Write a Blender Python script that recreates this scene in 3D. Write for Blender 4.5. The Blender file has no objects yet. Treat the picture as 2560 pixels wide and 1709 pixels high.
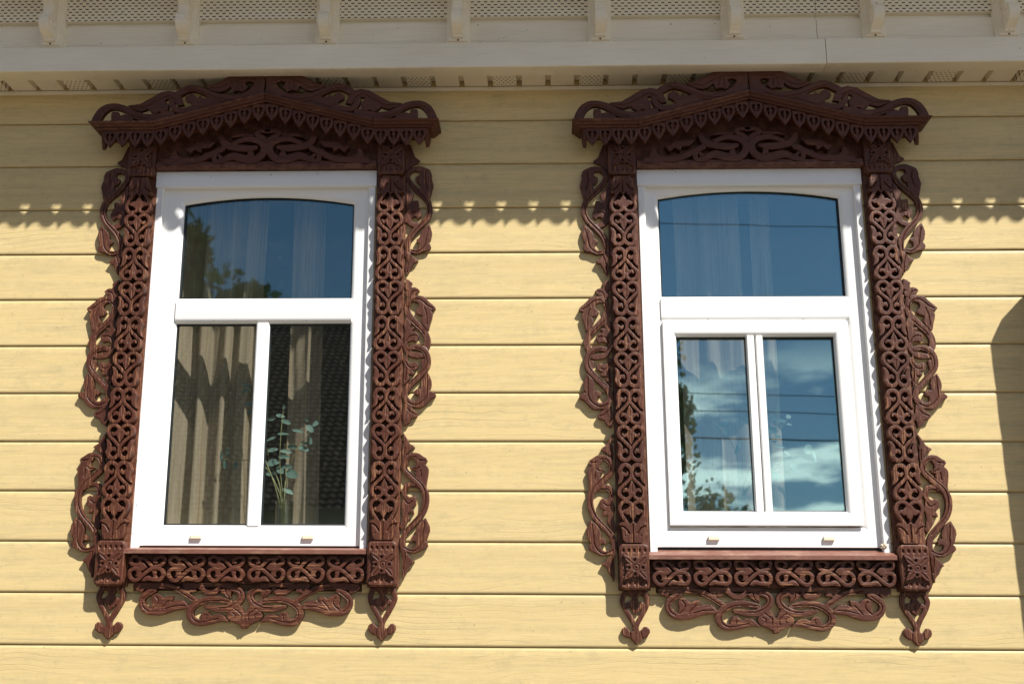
import bpy, math, random
import numpy as np
from mathutils import Vector, Matrix
random.seed(7)
C = bpy.context.scene.collection
SC = bpy.context.scene

# ------------------------------------------------------------------ camera, sky, sun, exposure
FPX, PITCH, YAW, ROLL, DIST, CAMH = 2925.45, .252064, .0304493, .00521526, 4.6604, 1.6
TILT = -.0105                      # the house's horizontals run slightly down to the right
def rotm(p, y, r):
    cy, sy, cp, sp, cr, sr = math.cos(y), math.sin(y), math.cos(p), math.sin(p), math.cos(r), math.sin(r)
    Rz = np.array([[cy,-sy,0],[sy,cy,0],[0,0,1]]); Rx = np.array([[1,0,0],[0,cp,-sp],[0,sp,cp]])
    Ry = np.array([[cr,0,sr],[0,1,0],[-sr,0,cr]])
    return Rz @ Rx @ Ry            # columns: right, forward, up
CM = rotm(PITCH, YAW, ROLL)
cam_d = bpy.data.cameras.new('camera'); cam = bpy.data.objects.new('camera', cam_d); C.objects.link(cam)
cam_d.sensor_width = 36; cam_d.lens = 36 * FPX / 2560; cam_d.clip_start = .05; cam_d.clip_end = 3000
cam.matrix_world = Matrix(((CM[0,0], CM[0,2], -CM[0,1], 0), (CM[1,0], CM[1,2], -CM[1,1], -DIST),
                           (CM[2,0], CM[2,2], -CM[2,1], CAMH), (0,0,0,1)))
SC.camera = cam

SUN = Vector((.99, -1.0, 1.80)).normalized()        # towards the sun
SKY_STRENGTH, SUN_STRENGTH, EXPOSURE = .05, 5.0, .72
W = bpy.data.worlds.new('World'); SC.world = W; W.use_nodes = True
wt = W.node_tree; wt.nodes.clear()
def wn(t, **k):
    n = wt.nodes.new(t)
    for a, v in k.items(): setattr(n, a, v)
    return n
w_out = wn('ShaderNodeOutputWorld'); w_bg = wn('ShaderNodeBackground'); w_sky = wn('ShaderNodeTexSky')
w_sky.sky_type = 'NISHITA'; w_sky.sun_disc = False
w_sky.sun_elevation = math.asin(SUN.z); w_sky.sun_rotation = math.atan2(SUN.x, SUN.y)
w_sky.air_density = 1.0; w_sky.dust_density = .3; w_sky.ozone_density = 2.6
w_bg.inputs[1].default_value = SKY_STRENGTH
# fair weather clouds low above the horizon: a flat layer seen in perspective
w_tc = wn('ShaderNodeTexCoord'); w_sep = wn('ShaderNodeSeparateXYZ'); w_add = wn('ShaderNodeMath', operation='ADD'); w_add.inputs[1].default_value = .12
w_dx = wn('ShaderNodeMath', operation='DIVIDE'); w_dy = wn('ShaderNodeMath', operation='DIVIDE'); w_cmb = wn('ShaderNodeCombineXYZ')
w_no = wn('ShaderNodeTexNoise'); w_no.inputs['Scale'].default_value = 2.1; w_no.inputs['Detail'].default_value = 9; w_no.inputs['Roughness'].default_value = .58
w_rmp = wn('ShaderNodeMapRange'); w_rmp.inputs[1].default_value = .47; w_rmp.inputs[2].default_value = .57
w_low = wn('ShaderNodeMapRange'); w_low.inputs[1].default_value = .27; w_low.inputs[2].default_value = .19; w_low.inputs[3].default_value = 0; w_low.inputs[4].default_value = 1
w_mul = wn('ShaderNodeMath', operation='MULTIPLY'); w_mix = wn('ShaderNodeMixRGB'); w_mix.inputs[2].default_value = (24, 22.6, 21, 1)
L = wt.links.new
L(w_tc.outputs['Generated'], w_sep.inputs[0]); L(w_sep.outputs[2], w_add.inputs[0])
L(w_sep.outputs[0], w_dx.inputs[0]); L(w_add.outputs[0], w_dx.inputs[1]); L(w_sep.outputs[1], w_dy.inputs[0]); L(w_add.outputs[0], w_dy.inputs[1])
L(w_dx.outputs[0], w_cmb.inputs[0]); L(w_dy.outputs[0], w_cmb.inputs[1]); L(w_cmb.outputs[0], w_no.inputs['Vector'])
L(w_no.outputs['Fac'], w_rmp.inputs[0]); L(w_sep.outputs[2], w_low.inputs[0]); L(w_rmp.outputs[0], w_mul.inputs[0]); L(w_low.outputs[0], w_mul.inputs[1])
L(w_mul.outputs[0], w_mix.inputs[0]); L(w_sky.outputs[0], w_mix.inputs[1]); L(w_mix.outputs[0], w_bg.inputs[0]); L(w_bg.outputs[0], w_out.inputs[0])

sun_d = bpy.data.lights.new('sun', 'SUN'); sun_d.energy = SUN_STRENGTH; sun_d.angle = math.radians(.53); sun_d.color = (1, .955, .88)
sun = bpy.data.objects.new('sun', sun_d); C.objects.link(sun); sun.location = (6, -8, 12)
sun.rotation_euler = SUN.to_track_quat('Z', 'Y').to_euler()
SC.view_settings.view_transform = 'Standard'; SC.view_settings.look = 'None'; SC.view_settings.gamma = 1
SC.view_settings.exposure = EXPOSURE; SC.view_settings.use_curve_mapping = False
SC.render.engine = 'CYCLES'
SC.cycles.max_bounces = 10; SC.cycles.transparent_max_bounces = 16; SC.cycles.diffuse_bounces = 5

# ------------------------------------------------------------------ photo pixel -> point on a plane parallel to the wall
def un(px, py, d=0.):
    v = CM @ np.array([(px-1280)/FPX, 1, -(py-854.5)/FPX]); t = (DIST-d)/v[1]
    return v[0]*t, v[2]*t + CAMH - TILT*v[0]*t
WINL, WINR = -1.186, .864          # centre lines of the two windows

# ------------------------------------------------------------------ materials
class NT:
    def __init__(s, name):
        s.m = bpy.data.materials.new(name); s.m.use_nodes = True; s.t = s.m.node_tree
        s.t.nodes.clear(); s.out = s.t.nodes.new('ShaderNodeOutputMaterial')
    def n(s, t, ins=None, **k):
        o = s.t.nodes.new(t)
        for a, v in k.items(): setattr(o, a, v)
        for a, v in (ins or {}).items(): s.put(o.inputs[a], v)
        return o
    def put(s, sock, v):
        if hasattr(v, 'is_linked') or isinstance(v, bpy.types.NodeSocket): s.t.links.new(v, sock)
        elif isinstance(v, bpy.types.Node): s.t.links.new(v.outputs[0], sock)
        else: sock.default_value = v
    def math(s, op, a, b=None, c=None, clamp=False):
        o = s.n('ShaderNodeMath', operation=op, use_clamp=clamp)
        for i, v in enumerate((a, b, c)):
            if v is not None: s.put(o.inputs[i], v)
        return o.outputs[0]
    def mix(s, f, a, b, blend='MIX'):
        o = s.n('ShaderNodeMixRGB', blend_type=blend)
        for i, v in enumerate((f, a, b)): s.put(o.inputs[i], v if not isinstance(v, tuple) or len(v) == 4 else (*v, 1))
        return o.outputs[0]
    def ramp(s, v, lo, hi, a=0., b=1.):
        o = s.n('ShaderNodeMapRange', clamp=True)
        for i, q in enumerate((v, lo, hi, a, b)): s.put(o.inputs[i], q)
        return o.outputs[0]
    def pos(s, scale=(1,1,1), loc=(0,0,0), src='pos'):
        if src == 'pos': g = s.n('ShaderNodeNewGeometry').outputs['Position']
        else: g = s.n('ShaderNodeTexCoord').outputs['Object']
        m = s.n('ShaderNodeMapping'); s.put(m.inputs[0], g); m.inputs['Scale'].default_value = scale; m.inputs['Location'].default_value = loc
        return m.outputs[0]
    def noise(s, vec, scale, detail=3, rough=.5, w=None, dist=0.):
        o = s.n('ShaderNodeTexNoise'); 
        if w is not None: o.noise_dimensions = '4D'; s.put(o.inputs['W'], w)
        s.put(o.inputs['Vector'], vec); o.inputs['Scale'].default_value = scale; o.inputs['Detail'].default_value = detail
        o.inputs['Roughness'].default_value = rough; o.inputs['Distortion'].default_value = dist
        return o.outputs[0]
    def rnd(s): return s.n('ShaderNodeObjectInfo').outputs['Random']
    def bump(s, h, strength=.3, dist=.002):
        o = s.n('ShaderNodeBump'); s.put(o.inputs['Height'], h); o.inputs['Strength'].default_value = strength; o.inputs['Distance'].default_value = dist
        return o.outputs[0]
    def bsdf(s, col, rough=.5, normal=None, spec=.4, **k):
        b = s.n('ShaderNodeBsdfPrincipled')
        s.put(b.inputs['Base Color'], (*col, 1) if isinstance(col, tuple) and len(col) == 3 else col); s.put(b.inputs['Roughness'], rough)
        b.inputs['Specular IOR Level'].default_value = spec
        if normal is not None: s.put(b.inputs['Normal'], normal)
        for a, v in k.items(): s.put(b.inputs[a.replace('_', ' ')], v)
        s.t.links.new(b.outputs[0], s.out.inputs[0]); return s.m

ZB_ = 3.7868-4.0
def mat_siding():
    s = NT('yellow_siding'); r = s.math('MULTIPLY', s.rnd(), 37.)
    p = s.pos((1,1,1)); sep = s.n('ShaderNodeSeparateXYZ'); s.put(sep.inputs[0], p)
    x, z = sep.outputs[0], sep.outputs[2]
    zz = s.math('ADD', z, s.math('MULTIPLY', x, -TILT))
    # plain-sawn figure: stacked arches stretched along the board
    nA = s.noise(s.pos((1.5, 1, 3.6)), 1.0, 2, .4, w=r)
    nB = s.noise(s.pos((9, 1, 40)), 1.0, 3, .6, w=r)
    v = s.math('ADD', s.math('MULTIPLY', zz, 46.), s.math('ADD', s.math('MULTIPLY', nA, 9.0), s.math('MULTIPLY', nB, .9)))
    fr = s.math('FRACT', v)
    line = s.ramp(s.math('ABSOLUTE', s.math('SUBTRACT', fr, .5)), .0, .13, 1., 0.)
    patch = s.ramp(s.noise(s.pos((1.1, 1, 8), (3, 0, 1)), 1.0, 3, .6, w=r), .46, .64)
    streak = s.ramp(s.noise(s.pos((7, 1, 150)), 1.0, 4, .7, w=r), .50, .72)
    line = s.math('MULTIPLY', line, patch)
    fine = s.noise(s.pos((5, 1, 260)), 1.0, 4, .7, w=r)
    mott = s.noise(s.pos((26, 1, 34), (1, 0, 5)), 1.0, 5, .7, w=r)
    dirt = s.ramp(s.noise(s.pos((2.6, 1, 34), (0, 0, 7)), 1.0, 6, .72, w=r), .50, .74)
    smut = s.ramp(s.noise(s.pos((10, 1, 16), (0, 0, 3)), 1.0, 6, .75, w=r), .54, .78)
    speck = s.ramp(s.noise(s.pos((60, 1, 80)), 1.0, 2, .5, w=r), .69, .76)
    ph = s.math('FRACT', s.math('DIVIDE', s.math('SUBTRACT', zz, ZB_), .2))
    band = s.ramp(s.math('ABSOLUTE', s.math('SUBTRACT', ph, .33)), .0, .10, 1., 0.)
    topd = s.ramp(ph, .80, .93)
    base = s.mix(s.ramp(fine, .3, .7), (.640, .492, .228), (.735, .588, .300))
    base = s.mix(s.ramp(mott, .35, .75, 0., .4), base, (.60, .45, .215))
    c = s.mix(s.math('MULTIPLY', line, .36), base, (.30, .235, .115))
    c = s.mix(s.math('MULTIPLY', streak, .30), c, (.36, .305, .17))
    c = s.mix(s.math('MULTIPLY', dirt, .46), c, (.34, .30, .18))
    c = s.mix(s.math('MULTIPLY', smut, .60), c, (.33, .295, .18))
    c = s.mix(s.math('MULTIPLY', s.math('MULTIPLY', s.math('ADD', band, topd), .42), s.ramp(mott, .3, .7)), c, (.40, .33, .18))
    c = s.mix(s.math('MULTIPLY', speck, .6), c, (.18, .15, .09))
    big = s.noise(s.pos((.9, 1, .9), (5, 0, 2)), 1.0, 4, .6)
    c = s.mix(s.ramp(big, .3, .75, 0., .30), c, (.55, .44, .235))
    h = s.math('ADD', s.math('MULTIPLY', line, -.6), s.math('ADD', s.math('MULTIPLY', fine, .5), s.math('MULTIPLY', mott, .35)))
    return s.bsdf(c, s.ramp(dirt, 0, 1, .45, .65), s.bump(h, .28, .0018), .3)

def mat_brown(vertical=True, wear=1.0, name='brown_paint', hue=(.080, .0232, .0118)):
    s = NT(name); r = s.math('MULTIPLY', s.rnd(), 23.)
    sc = (1, .35, .06) if vertical else (.06, .35, 1)
    g = s.noise(s.pos(tuple(q*230 for q in sc)), 1.0, 4, .6, w=r)                  # wood grain under the paint
    g2 = s.noise(s.pos(tuple(q*520 for q in sc)), 1.0, 3, .6, w=r)
    place = s.noise(s.pos((9, 9, 9)), 1.0, 4, .6, w=r)
    worn = s.math('MULTIPLY', s.ramp(g, .53, .60), s.ramp(place, .50 - .10*wear, .62 - .08*wear))
    chip = s.ramp(s.noise(s.pos((120, 60, 120)), 1.0, 4, .7, w=r), .70, .74)
    chip = s.math('MULTIPLY', chip, s.ramp(place, .45, .6))
    col = s.mix(s.ramp(s.noise(s.pos((4, 4, 4)), 1.0, 3, .6), .3, .7), tuple(q*.82 for q in hue), tuple(q*1.16 for q in hue))
    col = s.mix(s.ramp(g2, .35, .7, 0., .35), col, tuple(q*.62 for q in hue))
    wood = s.mix(g2, (.42, .15, .05), (.50, .29, .15))
    col = s.mix(s.math('MULTIPLY', worn, .42*wear), col, wood)
    col = s.mix(s.math('MULTIPLY', chip, .5), col, (.42, .30, .24))
    gouge = s.noise(s.pos((75, 75, 75)), 1.0, 2, .5, w=r)                        # facets left by the knife
    pt = s.ramp(s.n('ShaderNodeNewGeometry').outputs['Pointiness'], .525, .60)
    scuff = s.math('MULTIPLY', pt, s.ramp(s.noise(s.pos((40, 40, 40)), 1.0, 4, .7, w=r), .42, .62))
    col = s.mix(s.math('MULTIPLY', scuff, .45), col, (.26, .12, .07))
    h = s.math('ADD', s.math('ADD', s.math('MULTIPLY', g, .8), s.math('MULTIPLY', g2, .5)), s.math('MULTIPLY', gouge, 1.6))
    return s.bsdf(col, s.ramp(g, .3, .7, .42, .66), s.bump(h, .42, .0016), .38)

def mat_plain(name, col, rough=.5, var=.1, scale=6, spec=.4, bumps=.0, dirtcol=None, dirt=.3, stretch=(1,1,1)):
    s = NT(name); r = s.math('MULTIPLY', s.rnd(), 19.)
    n = s.noise(s.pos(tuple(scale*q for q in stretch)), 1.0, 5, .6, w=r)
    c = s.mix(s.ramp(n, .3, .7), tuple(q*(1-var) for q in col), tuple(min(1, q*(1+var)) for q in col))
    if dirtcol:
        d = s.ramp(s.noise(s.pos((14, 14, 30), (2, 3, 4)), 1.0, 5, .7, w=r), .5, .75)
        c = s.mix(s.math('MULTIPLY', d, dirt), c, dirtcol)
        sp = s.ramp(s.noise(s.pos((55, 55, 55), (2, 3, 4)), 1.0, 1, .5, w=r), .745, .78)
        c = s.mix(s.math('MULTIPLY', sp, .6), c, tuple(q*.35 for q in dirtcol))
    nb = s.bump(s.noise(s.pos(tuple(scale*8*q for q in stretch)), 1.0, 4, .6), bumps, .002) if bumps else None
    return s.bsdf(c, rough, nb, spec)

def mat_cream(name='cream_vinyl', perf=None):
    s = NT(name); r = s.math('MULTIPLY', s.rnd(), 19.)
    g = s.noise(s.pos((7, 7, 210)), 1.0, 4, .65, w=r)
    big = s.noise(s.pos((3, 3, 8)), 1.0, 5, .65, w=r)
    c = s.mix(s.ramp(big, .3, .72), (.92, .87, .745), (.84, .78, .645))
    c = s.mix(s.ramp(g, .5, .75, 0., .25), c, (.50, .44, .34))
    sp = s.ramp(s.noise(s.pos((70, 70, 70)), 1.0, 1, .5, w=r), .75, .78)
    c = s.mix(s.math('MULTIPLY', sp, .7), c, (.12, .10, .07))
    h = g
    if perf:
        px, pz, wx, wz, ax = perf
        sep = s.n('ShaderNodeSeparateXYZ'); s.put(sep.inputs[0], s.pos((1,1,1), src='obj'))
        v = s.math('DIVIDE', sep.outputs[ax] if ax == 1 else s.math('SUBTRACT', sep.outputs[2], s.math('MULTIPLY', sep.outputs[0], TILT)), pz); row = s.math('FLOOR', v)
        u = s.math('ADD', s.math('DIVIDE', sep.outputs[0], px), s.math('MULTIPLY', row, .5))
        mu = s.math('LESS_THAN', s.math('ABSOLUTE', s.math('SUBTRACT', s.math('FRACT', u), .5)), wx)
        mv = s.math('LESS_THAN', s.math('ABSOLUTE', s.math('SUBTRACT', s.math('FRACT', v), .5)), wz)
        hole = s.math('MULTIPLY', mu, mv)
        c = s.mix(hole, c, (.035, .026, .015))
        h = s.math('SUBTRACT', h, s.math('MULTIPLY', hole, 2.))
    return s.bsdf(c, .5, s.bump(h, .25, .0015), .35)

def mat_glass(refl, name='window_glass', soft=.022):
    s = NT(name)
    lw = s.n('ShaderNodeLayerWeight'); lw.inputs[0].default_value = .5
    fac = s.math('ADD', s.math('MULTIPLY', s.math('POWER', lw.outputs['Facing'], 5.), 1-refl), refl, clamp=True)
    wav = s.bump(s.noise(s.pos((2.2, 2.2, 1.6)), 1.0, 1, .4), .08, .01)
    gl = s.n('ShaderNodeBsdfGlossy'); gl.inputs['Roughness'].default_value = soft; gl.inputs['Color'].default_value = (.60, .96, 1, 1); s.put(gl.inputs['Normal'], wav)
    tr = s.n('ShaderNodeBsdfTransparent'); tr.inputs['Color'].default_value = (.95, .94, .92, 1)
    dust = s.n('ShaderNodeBsdfDiffuse'); dust.inputs['Color'].default_value = (.55, .5, .42, 1)
    mx = s.n('ShaderNodeMixShader'); s.put(mx.inputs[0], fac); s.put(mx.inputs[1], tr.outputs[0]); s.put(mx.inputs[2], gl.outputs[0])
    dn = s.ramp(s.noise(s.pos((90, 90, 30)), 1.0, 5, .75), .58, .85, .004, .10)
    m2 = s.n('ShaderNodeMixShader'); s.put(m2.inputs[0], dn); s.put(m2.inputs[1], mx.outputs[0]); s.put(m2.inputs[2], dust.outputs[0])
    s.t.links.new(m2.outputs[0], s.out.inputs[0]); return s.m

def mat_curtain(name='sheer_curtain', c1=(.82, .75, .58), c2=(.58, .51, .38)):
    s = NT(name)
    g = s.noise(s.pos((160, 160, 3)), 1.0, 3, .6); c = s.mix(s.ramp(g, .35, .7), c1, c2)
    st = s.ramp(s.noise(s.pos((45, 45, .8), (4, 1, 0)), 1.0, 2, .5), .62, .68)
    c = s.mix(s.math('MULTIPLY', st, .45), c, (.58, .40, .20))
    di = s.n('ShaderNodeBsdfDiffuse'); s.put(di.inputs[0], c); tl = s.n('ShaderNodeBsdfTranslucent'); s.put(tl.inputs[0], c)
    tr = s.n('ShaderNodeBsdfTransparent')
    a = s.n('ShaderNodeMixShader'); a.inputs[0].default_value = .35; s.put(a.inputs[1], di.outputs[0]); s.put(a.inputs[2], tl.outputs[0])
    b = s.n('ShaderNodeMixShader'); b.inputs[0].default_value = .22; s.put(b.inputs[1], a.outputs[0]); s.put(b.inputs[2], tr.outputs[0])
    s.t.links.new(b.outputs[0], s.out.inputs[0]); return s.m

def mat_leaf(name, a, b):
    s = NT(name); r = s.rnd()
    n = s.noise(s.pos((1.3, 1.3, 1.3)), 1.0, 3, .6)
    n2 = s.noise(s.pos((14, 14, 14)), 1.0, 2, .6)
    c = s.mix(s.ramp(s.math('ADD', n, s.math('MULTIPLY', n2, .5)), .45, 1.05), a, b)
    di = s.n('ShaderNodeBsdfPrincipled'); s.put(di.inputs['Base Color'], c); di.inputs['Roughness'].default_value = .55
    tl = s.n('ShaderNodeBsdfTranslucent'); s.put(tl.inputs[0], c)
    mx = s.n('ShaderNodeMixShader'); mx.inputs[0].default_value = .3; s.put(mx.inputs[1], di.outputs[0]); s.put(mx.inputs[2], tl.outputs[0])
    s.t.links.new(mx.outputs[0], s.out.inputs[0]); return s.m

def mat_clear():
    s = NT('vase_glass'); lw = s.n('ShaderNodeLayerWeight'); lw.inputs[0].default_value = .35
    gl = s.n('ShaderNodeBsdfGlossy'); gl.inputs['Roughness'].default_value = .03
    tr = s.n('ShaderNodeBsdfTransparent'); tr.inputs[0].default_value = (.80, .82, .76, 1)
    mx = s.n('ShaderNodeMixShader'); s.put(mx.inputs[0], s.math('ADD', s.math('MULTIPLY', lw.outputs['Facing'], .6), .06)); s.put(mx.inputs[1], tr.outputs[0]); s.put(mx.inputs[2], gl.outputs[0])
    s.t.links.new(mx.outputs[0], s.out.inputs[0]); return s.m

def mat_rooftile():
    s = NT('dark_roof_tiles')
    n = s.noise(s.pos((1.2, 1.2, 1.2)), 1.0, 4, .6); n2 = s.noise(s.pos((9, 9, 9)), 1.0, 3, .6)
    c = s.mix(s.ramp(s.math('ADD', n, n2), .7, 1.3), (.040, .024, .018), (.075, .046, .034))
    return s.bsdf(c, .9, None, .08)

M = dict(
    siding=mat_siding(), brown_v=mat_brown(True, 1.0, 'brown_paint_upright_grain'), brown_h=mat_brown(False, 1.0, 'brown_paint_level_grain'),
    brown_dull=mat_brown(True, .45, 'brown_paint_sound'), brown_hdull=mat_brown(False, .35, 'brown_paint_sound_level'),
    sill=mat_plain('brown_metal_sill', (.185, .080, .057), .45, .14, 30, .4, .1, (.46, .32, .22), .5),
    pvc=mat_plain('white_window_plastic', (.86, .86, .85), .28, .012, 3, .5),
    flash=mat_plain('white_metal_trim', (.83, .83, .82), .38, .02, 4, .5, 0, (.55, .5, .42), .07),
    cream=mat_cream(), cream_perf=mat_cream('perforated_cream_vinyl', (.0285, .0137, .24, .19, 2)), cream_perf2=mat_cream('perforated_soffit_vinyl', (.019, .017, .12, .22, 1)),
    gasket=mat_plain('black_gasket', (.012, .012, .013), .5, .1, 5), cap=mat_plain('beige_plastic', (.80, .71, .55), .4, .02, 5),
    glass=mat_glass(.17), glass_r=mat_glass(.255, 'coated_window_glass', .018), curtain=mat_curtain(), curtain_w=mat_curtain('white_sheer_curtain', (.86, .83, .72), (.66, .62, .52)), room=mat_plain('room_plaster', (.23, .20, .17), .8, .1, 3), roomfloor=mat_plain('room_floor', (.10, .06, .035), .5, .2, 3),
    inner_sill=mat_plain('white_inner_sill', (.7, .69, .66), .35, .03, 4),
    euca=mat_leaf('eucalyptus_leaf', (.20, .38, .34), (.30, .50, .44)), stem=mat_plain('eucalyptus_stem', (.30, .34, .16), .6, .2, 30), vase=mat_clear(),
    foam=mat_plain('old_sealant_foam', (.55, .47, .36), .8, .25, 60, .3, .5),
    rooftile=mat_rooftile(), plaster=mat_plain('pale_render', (.50, .46, .39), .8, .1, 2, .3, .2), logwall=mat_plain('weathered_planks', (.17, .10, .06), .7, .25, 5, .3, .3, None, 0, (.3, .3, 6)),
    whitewood=mat_plain('white_painted_wood', (.75, .74, .70), .5, .04, 6), darkglass=mat_plain('dark_pane', (.02, .025, .03), .08, .1, 2, .6),
    bark=mat_plain('tree_bark', (.10, .075, .05), .85, .3, 9, .2, .6, None, 0, (1, 1, .25)), tree1=mat_leaf('broad_leaves', (.030, .050, .012), (.085, .115, .030)), tree2=mat_leaf('birch_leaves', (.045, .065, .018), (.11, .14, .045)),
    asphalt=mat_plain('asphalt', (.055, .054, .052), .85, .2, 25, .3, .4), ground=mat_plain('dry_trodden_earth', (.135, .10, .060), .9, .2, 2.2, .2, .4, (.07, .075, .03), .5),
    pave=mat_plain('concrete_paving', (.125, .10, .07), .85, .1, 4, .3, .3), pole=mat_plain('grey_wooden_pole', (.20, .17, .14), .8, .2, 8, .3, .4, None, 0, (1, 1, .1)), wire=mat_plain('black_cable', (.012, .012, .012), .5, .1, 5),
    zinc=mat_plain('brown_roof_sheet', (.10, .045, .032), .45, .1, 4),
)

# ------------------------------------------------------------------ object helpers
def tag(o, label, cat, group=None):
    o['label'] = label; o['category'] = cat
    if group: o['group'] = group
    return o
def empty(name, loc=(0,0,0), parent=None):
    o = bpy.data.objects.new(name, None); C.objects.link(o); o.location = loc; o.parent = parent; o.empty_display_size = .1
    return o
def mesh(name, v, f, mat, smooth=None, sheared=True):
    me = bpy.data.meshes.new(name)
    v = np.asarray(v, float)
    if sheared: v = v.copy(); v[:,2] += TILT*v[:,0]
    me.from_pydata(v.tolist(), [], f); me.materials.append(mat)
    if smooth is not None:
        me.polygons.foreach_set('use_smooth', [True]*len(me.polygons)); me.set_sharp_from_angle(angle=math.radians(smooth))
    me.update(); return me
def place(name, me, parent=None, loc=(0,0,0), sheared=True):
    o = bpy.data.objects.new(name, me); C.objects.link(o); o.parent = parent
    o.location = (loc[0], loc[1], loc[2] + (TILT*loc[0] if sheared else 0)); return o
def house_empty(name, x, y, z): return empty(name, (x, y, z + TILT*x))
class MB:
    def __init__(s): s.v = []; s.f = []
    def add(s, v, f):
        k = len(s.v); s.v += [tuple(q) for q in v]; s.f += [tuple(i+k for i in q) for q in f]; return s
    def box(s, x0, x1, y0, y1, z0, z1, bev=0):
        if not bev:
            v = [(x,y,z) for z in (z0,z1) for y in (y0,y1) for x in (x0,x1)]
            return s.add(v, [(0,2,3,1),(4,5,7,6),(0,1,5,4),(2,6,7,3),(0,4,6,2),(1,3,7,5)])
        b = bev; pts = [(x0,y1,z0),(x1,y1,z0),(x1,y1,z1),(x0,y1,z1),(x0,y0+b,z0),(x1,y0+b,z0),(x1,y0+b,z1),(x0,y0+b,z1),
                        (x0+b,y0,z0+b),(x1-b,y0,z0+b),(x1-b,y0,z1-b),(x0+b,y0,z1-b)]
        return s.add(pts, [(0,3,2,1),(0,1,5,4),(1,2,6,5),(2,3,7,6),(3,0,4,7),(4,5,9,8),(5,6,10,9),(6,7,11,10),(7,4,8,11),(8,9,10,11)])
    def strip(s, A, B, prof, ends=True):
        """profile (t from A to B, y) swept along the two matching polylines A and B of (x, z)"""
        n, m = len(A), len(prof); v = []
        for a, b in zip(A, B):
            for t, y in prof: v.append((a[0]+(b[0]-a[0])*t, y, a[1]+(b[1]-a[1])*t))
        f = [(i*m+j, i*m+j+1, (i+1)*m+j+1, (i+1)*m+j) for i in range(n-1) for j in range(m-1)]
        if ends: f += [tuple(range(m))[::-1], tuple((n-1)*m+j for j in range(m))]
        return s.add(v, f)
    def prism(s, poly, y0, y1):
        n = len(poly); v = [(x,y0,z) for x,z in poly] + [(x,y1,z) for x,z in poly]
        return s.add(v, [tuple(range(n)), tuple(range(2*n-1, n-1, -1))] + [(i, i+n, (i+1)%n+n, (i+1)%n) for i in range(n)])
    def prism_x(s, poly, x0, x1):
        n = len(poly); v = [(x0,y,z) for y,z in poly] + [(x1,y,z) for y,z in poly]
        return s.add(v, [tuple(range(n)), tuple(range(2*n-1, n-1, -1))] + [(i, i+n, (i+1)%n+n, (i+1)%n) for i in range(n)])
    def tube(s, pts, r, n=8, r1=None):
        k = len(pts); v = []; f = []
        for i, p in enumerate(pts):
            p = Vector(p); a = Vector(pts[max(i-1,0)]); b = Vector(pts[min(i+1,k-1)]); d = (b-a).normalized()
            u = d.cross(Vector((0,0,1)) if abs(d.z) < .9 else Vector((1,0,0))).normalized(); w = d.cross(u)
            rr = r if r1 is None else r+(r1-r)*i/(k-1)
            v += [p + u*rr*math.cos(2*math.pi*j/n) + w*rr*math.sin(2*math.pi*j/n) for j in range(n)]
        for i in range(k-1): f += [(i*n+j, i*n+(j+1)%n, (i+1)*n+(j+1)%n, (i+1)*n+j) for j in range(n)]
        f += [tuple(range(n)), tuple((k-1)*n+j for j in range(n))[::-1]]
        return s.add(v, f)
    def mesh(s, name, mat, smooth=None, sheared=True): return mesh(name, s.v, s.f, mat, smooth, sheared)
    def obj(s, name, mat, parent=None, loc=(0,0,0), smooth=None, sheared=True):
        return place(name, s.mesh(name, mat, smooth, sheared), parent, loc, sheared)

# ------------------------------------------------------------------ wood carving: outlines and strokes -> relief with real depth
def spline(pts, n=7):
    p = np.array(pts, float); q = np.vstack([2*p[0]-p[1], p, 2*p[-1]-p[-2]]); out = []
    for i in range(1, len(q)-2):
        for k in range(n):
            t = k/n; out.append(.5*((2*q[i]) + (-q[i-1]+q[i+1])*t + (2*q[i-1]-5*q[i]+4*q[i+1]-q[i+2])*t*t + (-q[i-1]+3*q[i]-3*q[i+1]+q[i+2])*t**3))
    out.append(q[-2]); return np.array(out)
def seg_dist(P, a, b):
    d = b-a; t = np.clip(((P-a)@d)/max(d@d, 1e-12), 0, 1); return np.linalg.norm(P-(a+t[:,None]*d), axis=1), t
def sd_poly(P, poly):
    poly = np.asarray(poly, float); n = len(poly); D = np.full(len(P), 1e9); ins = np.zeros(len(P), bool)
    for i in range(n):
        a, b = poly[i], poly[(i+1) % n]; d, _ = seg_dist(P, a, b); D = np.minimum(D, d)
        c = (a[1] > P[:,1]) != (b[1] > P[:,1])
        if c.any():
            xi = (b[0]-a[0])*(P[:,1]-a[1])/((b[1]-a[1]) if b[1] != a[1] else 1e-12)+a[0]; ins ^= c & (P[:,0] < xi)
    return np.where(ins, -D, D)
def sd_stroke(P, pts):
    D = np.full(len(P), 1e9)
    for i in range(len(pts)-1):
        d, t = seg_dist(P, pts[i,:2], pts[i+1,:2]); D = np.minimum(D, d-(pts[i,2]+(pts[i+1,2]-pts[i,2])*t)/2)
    return D
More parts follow.
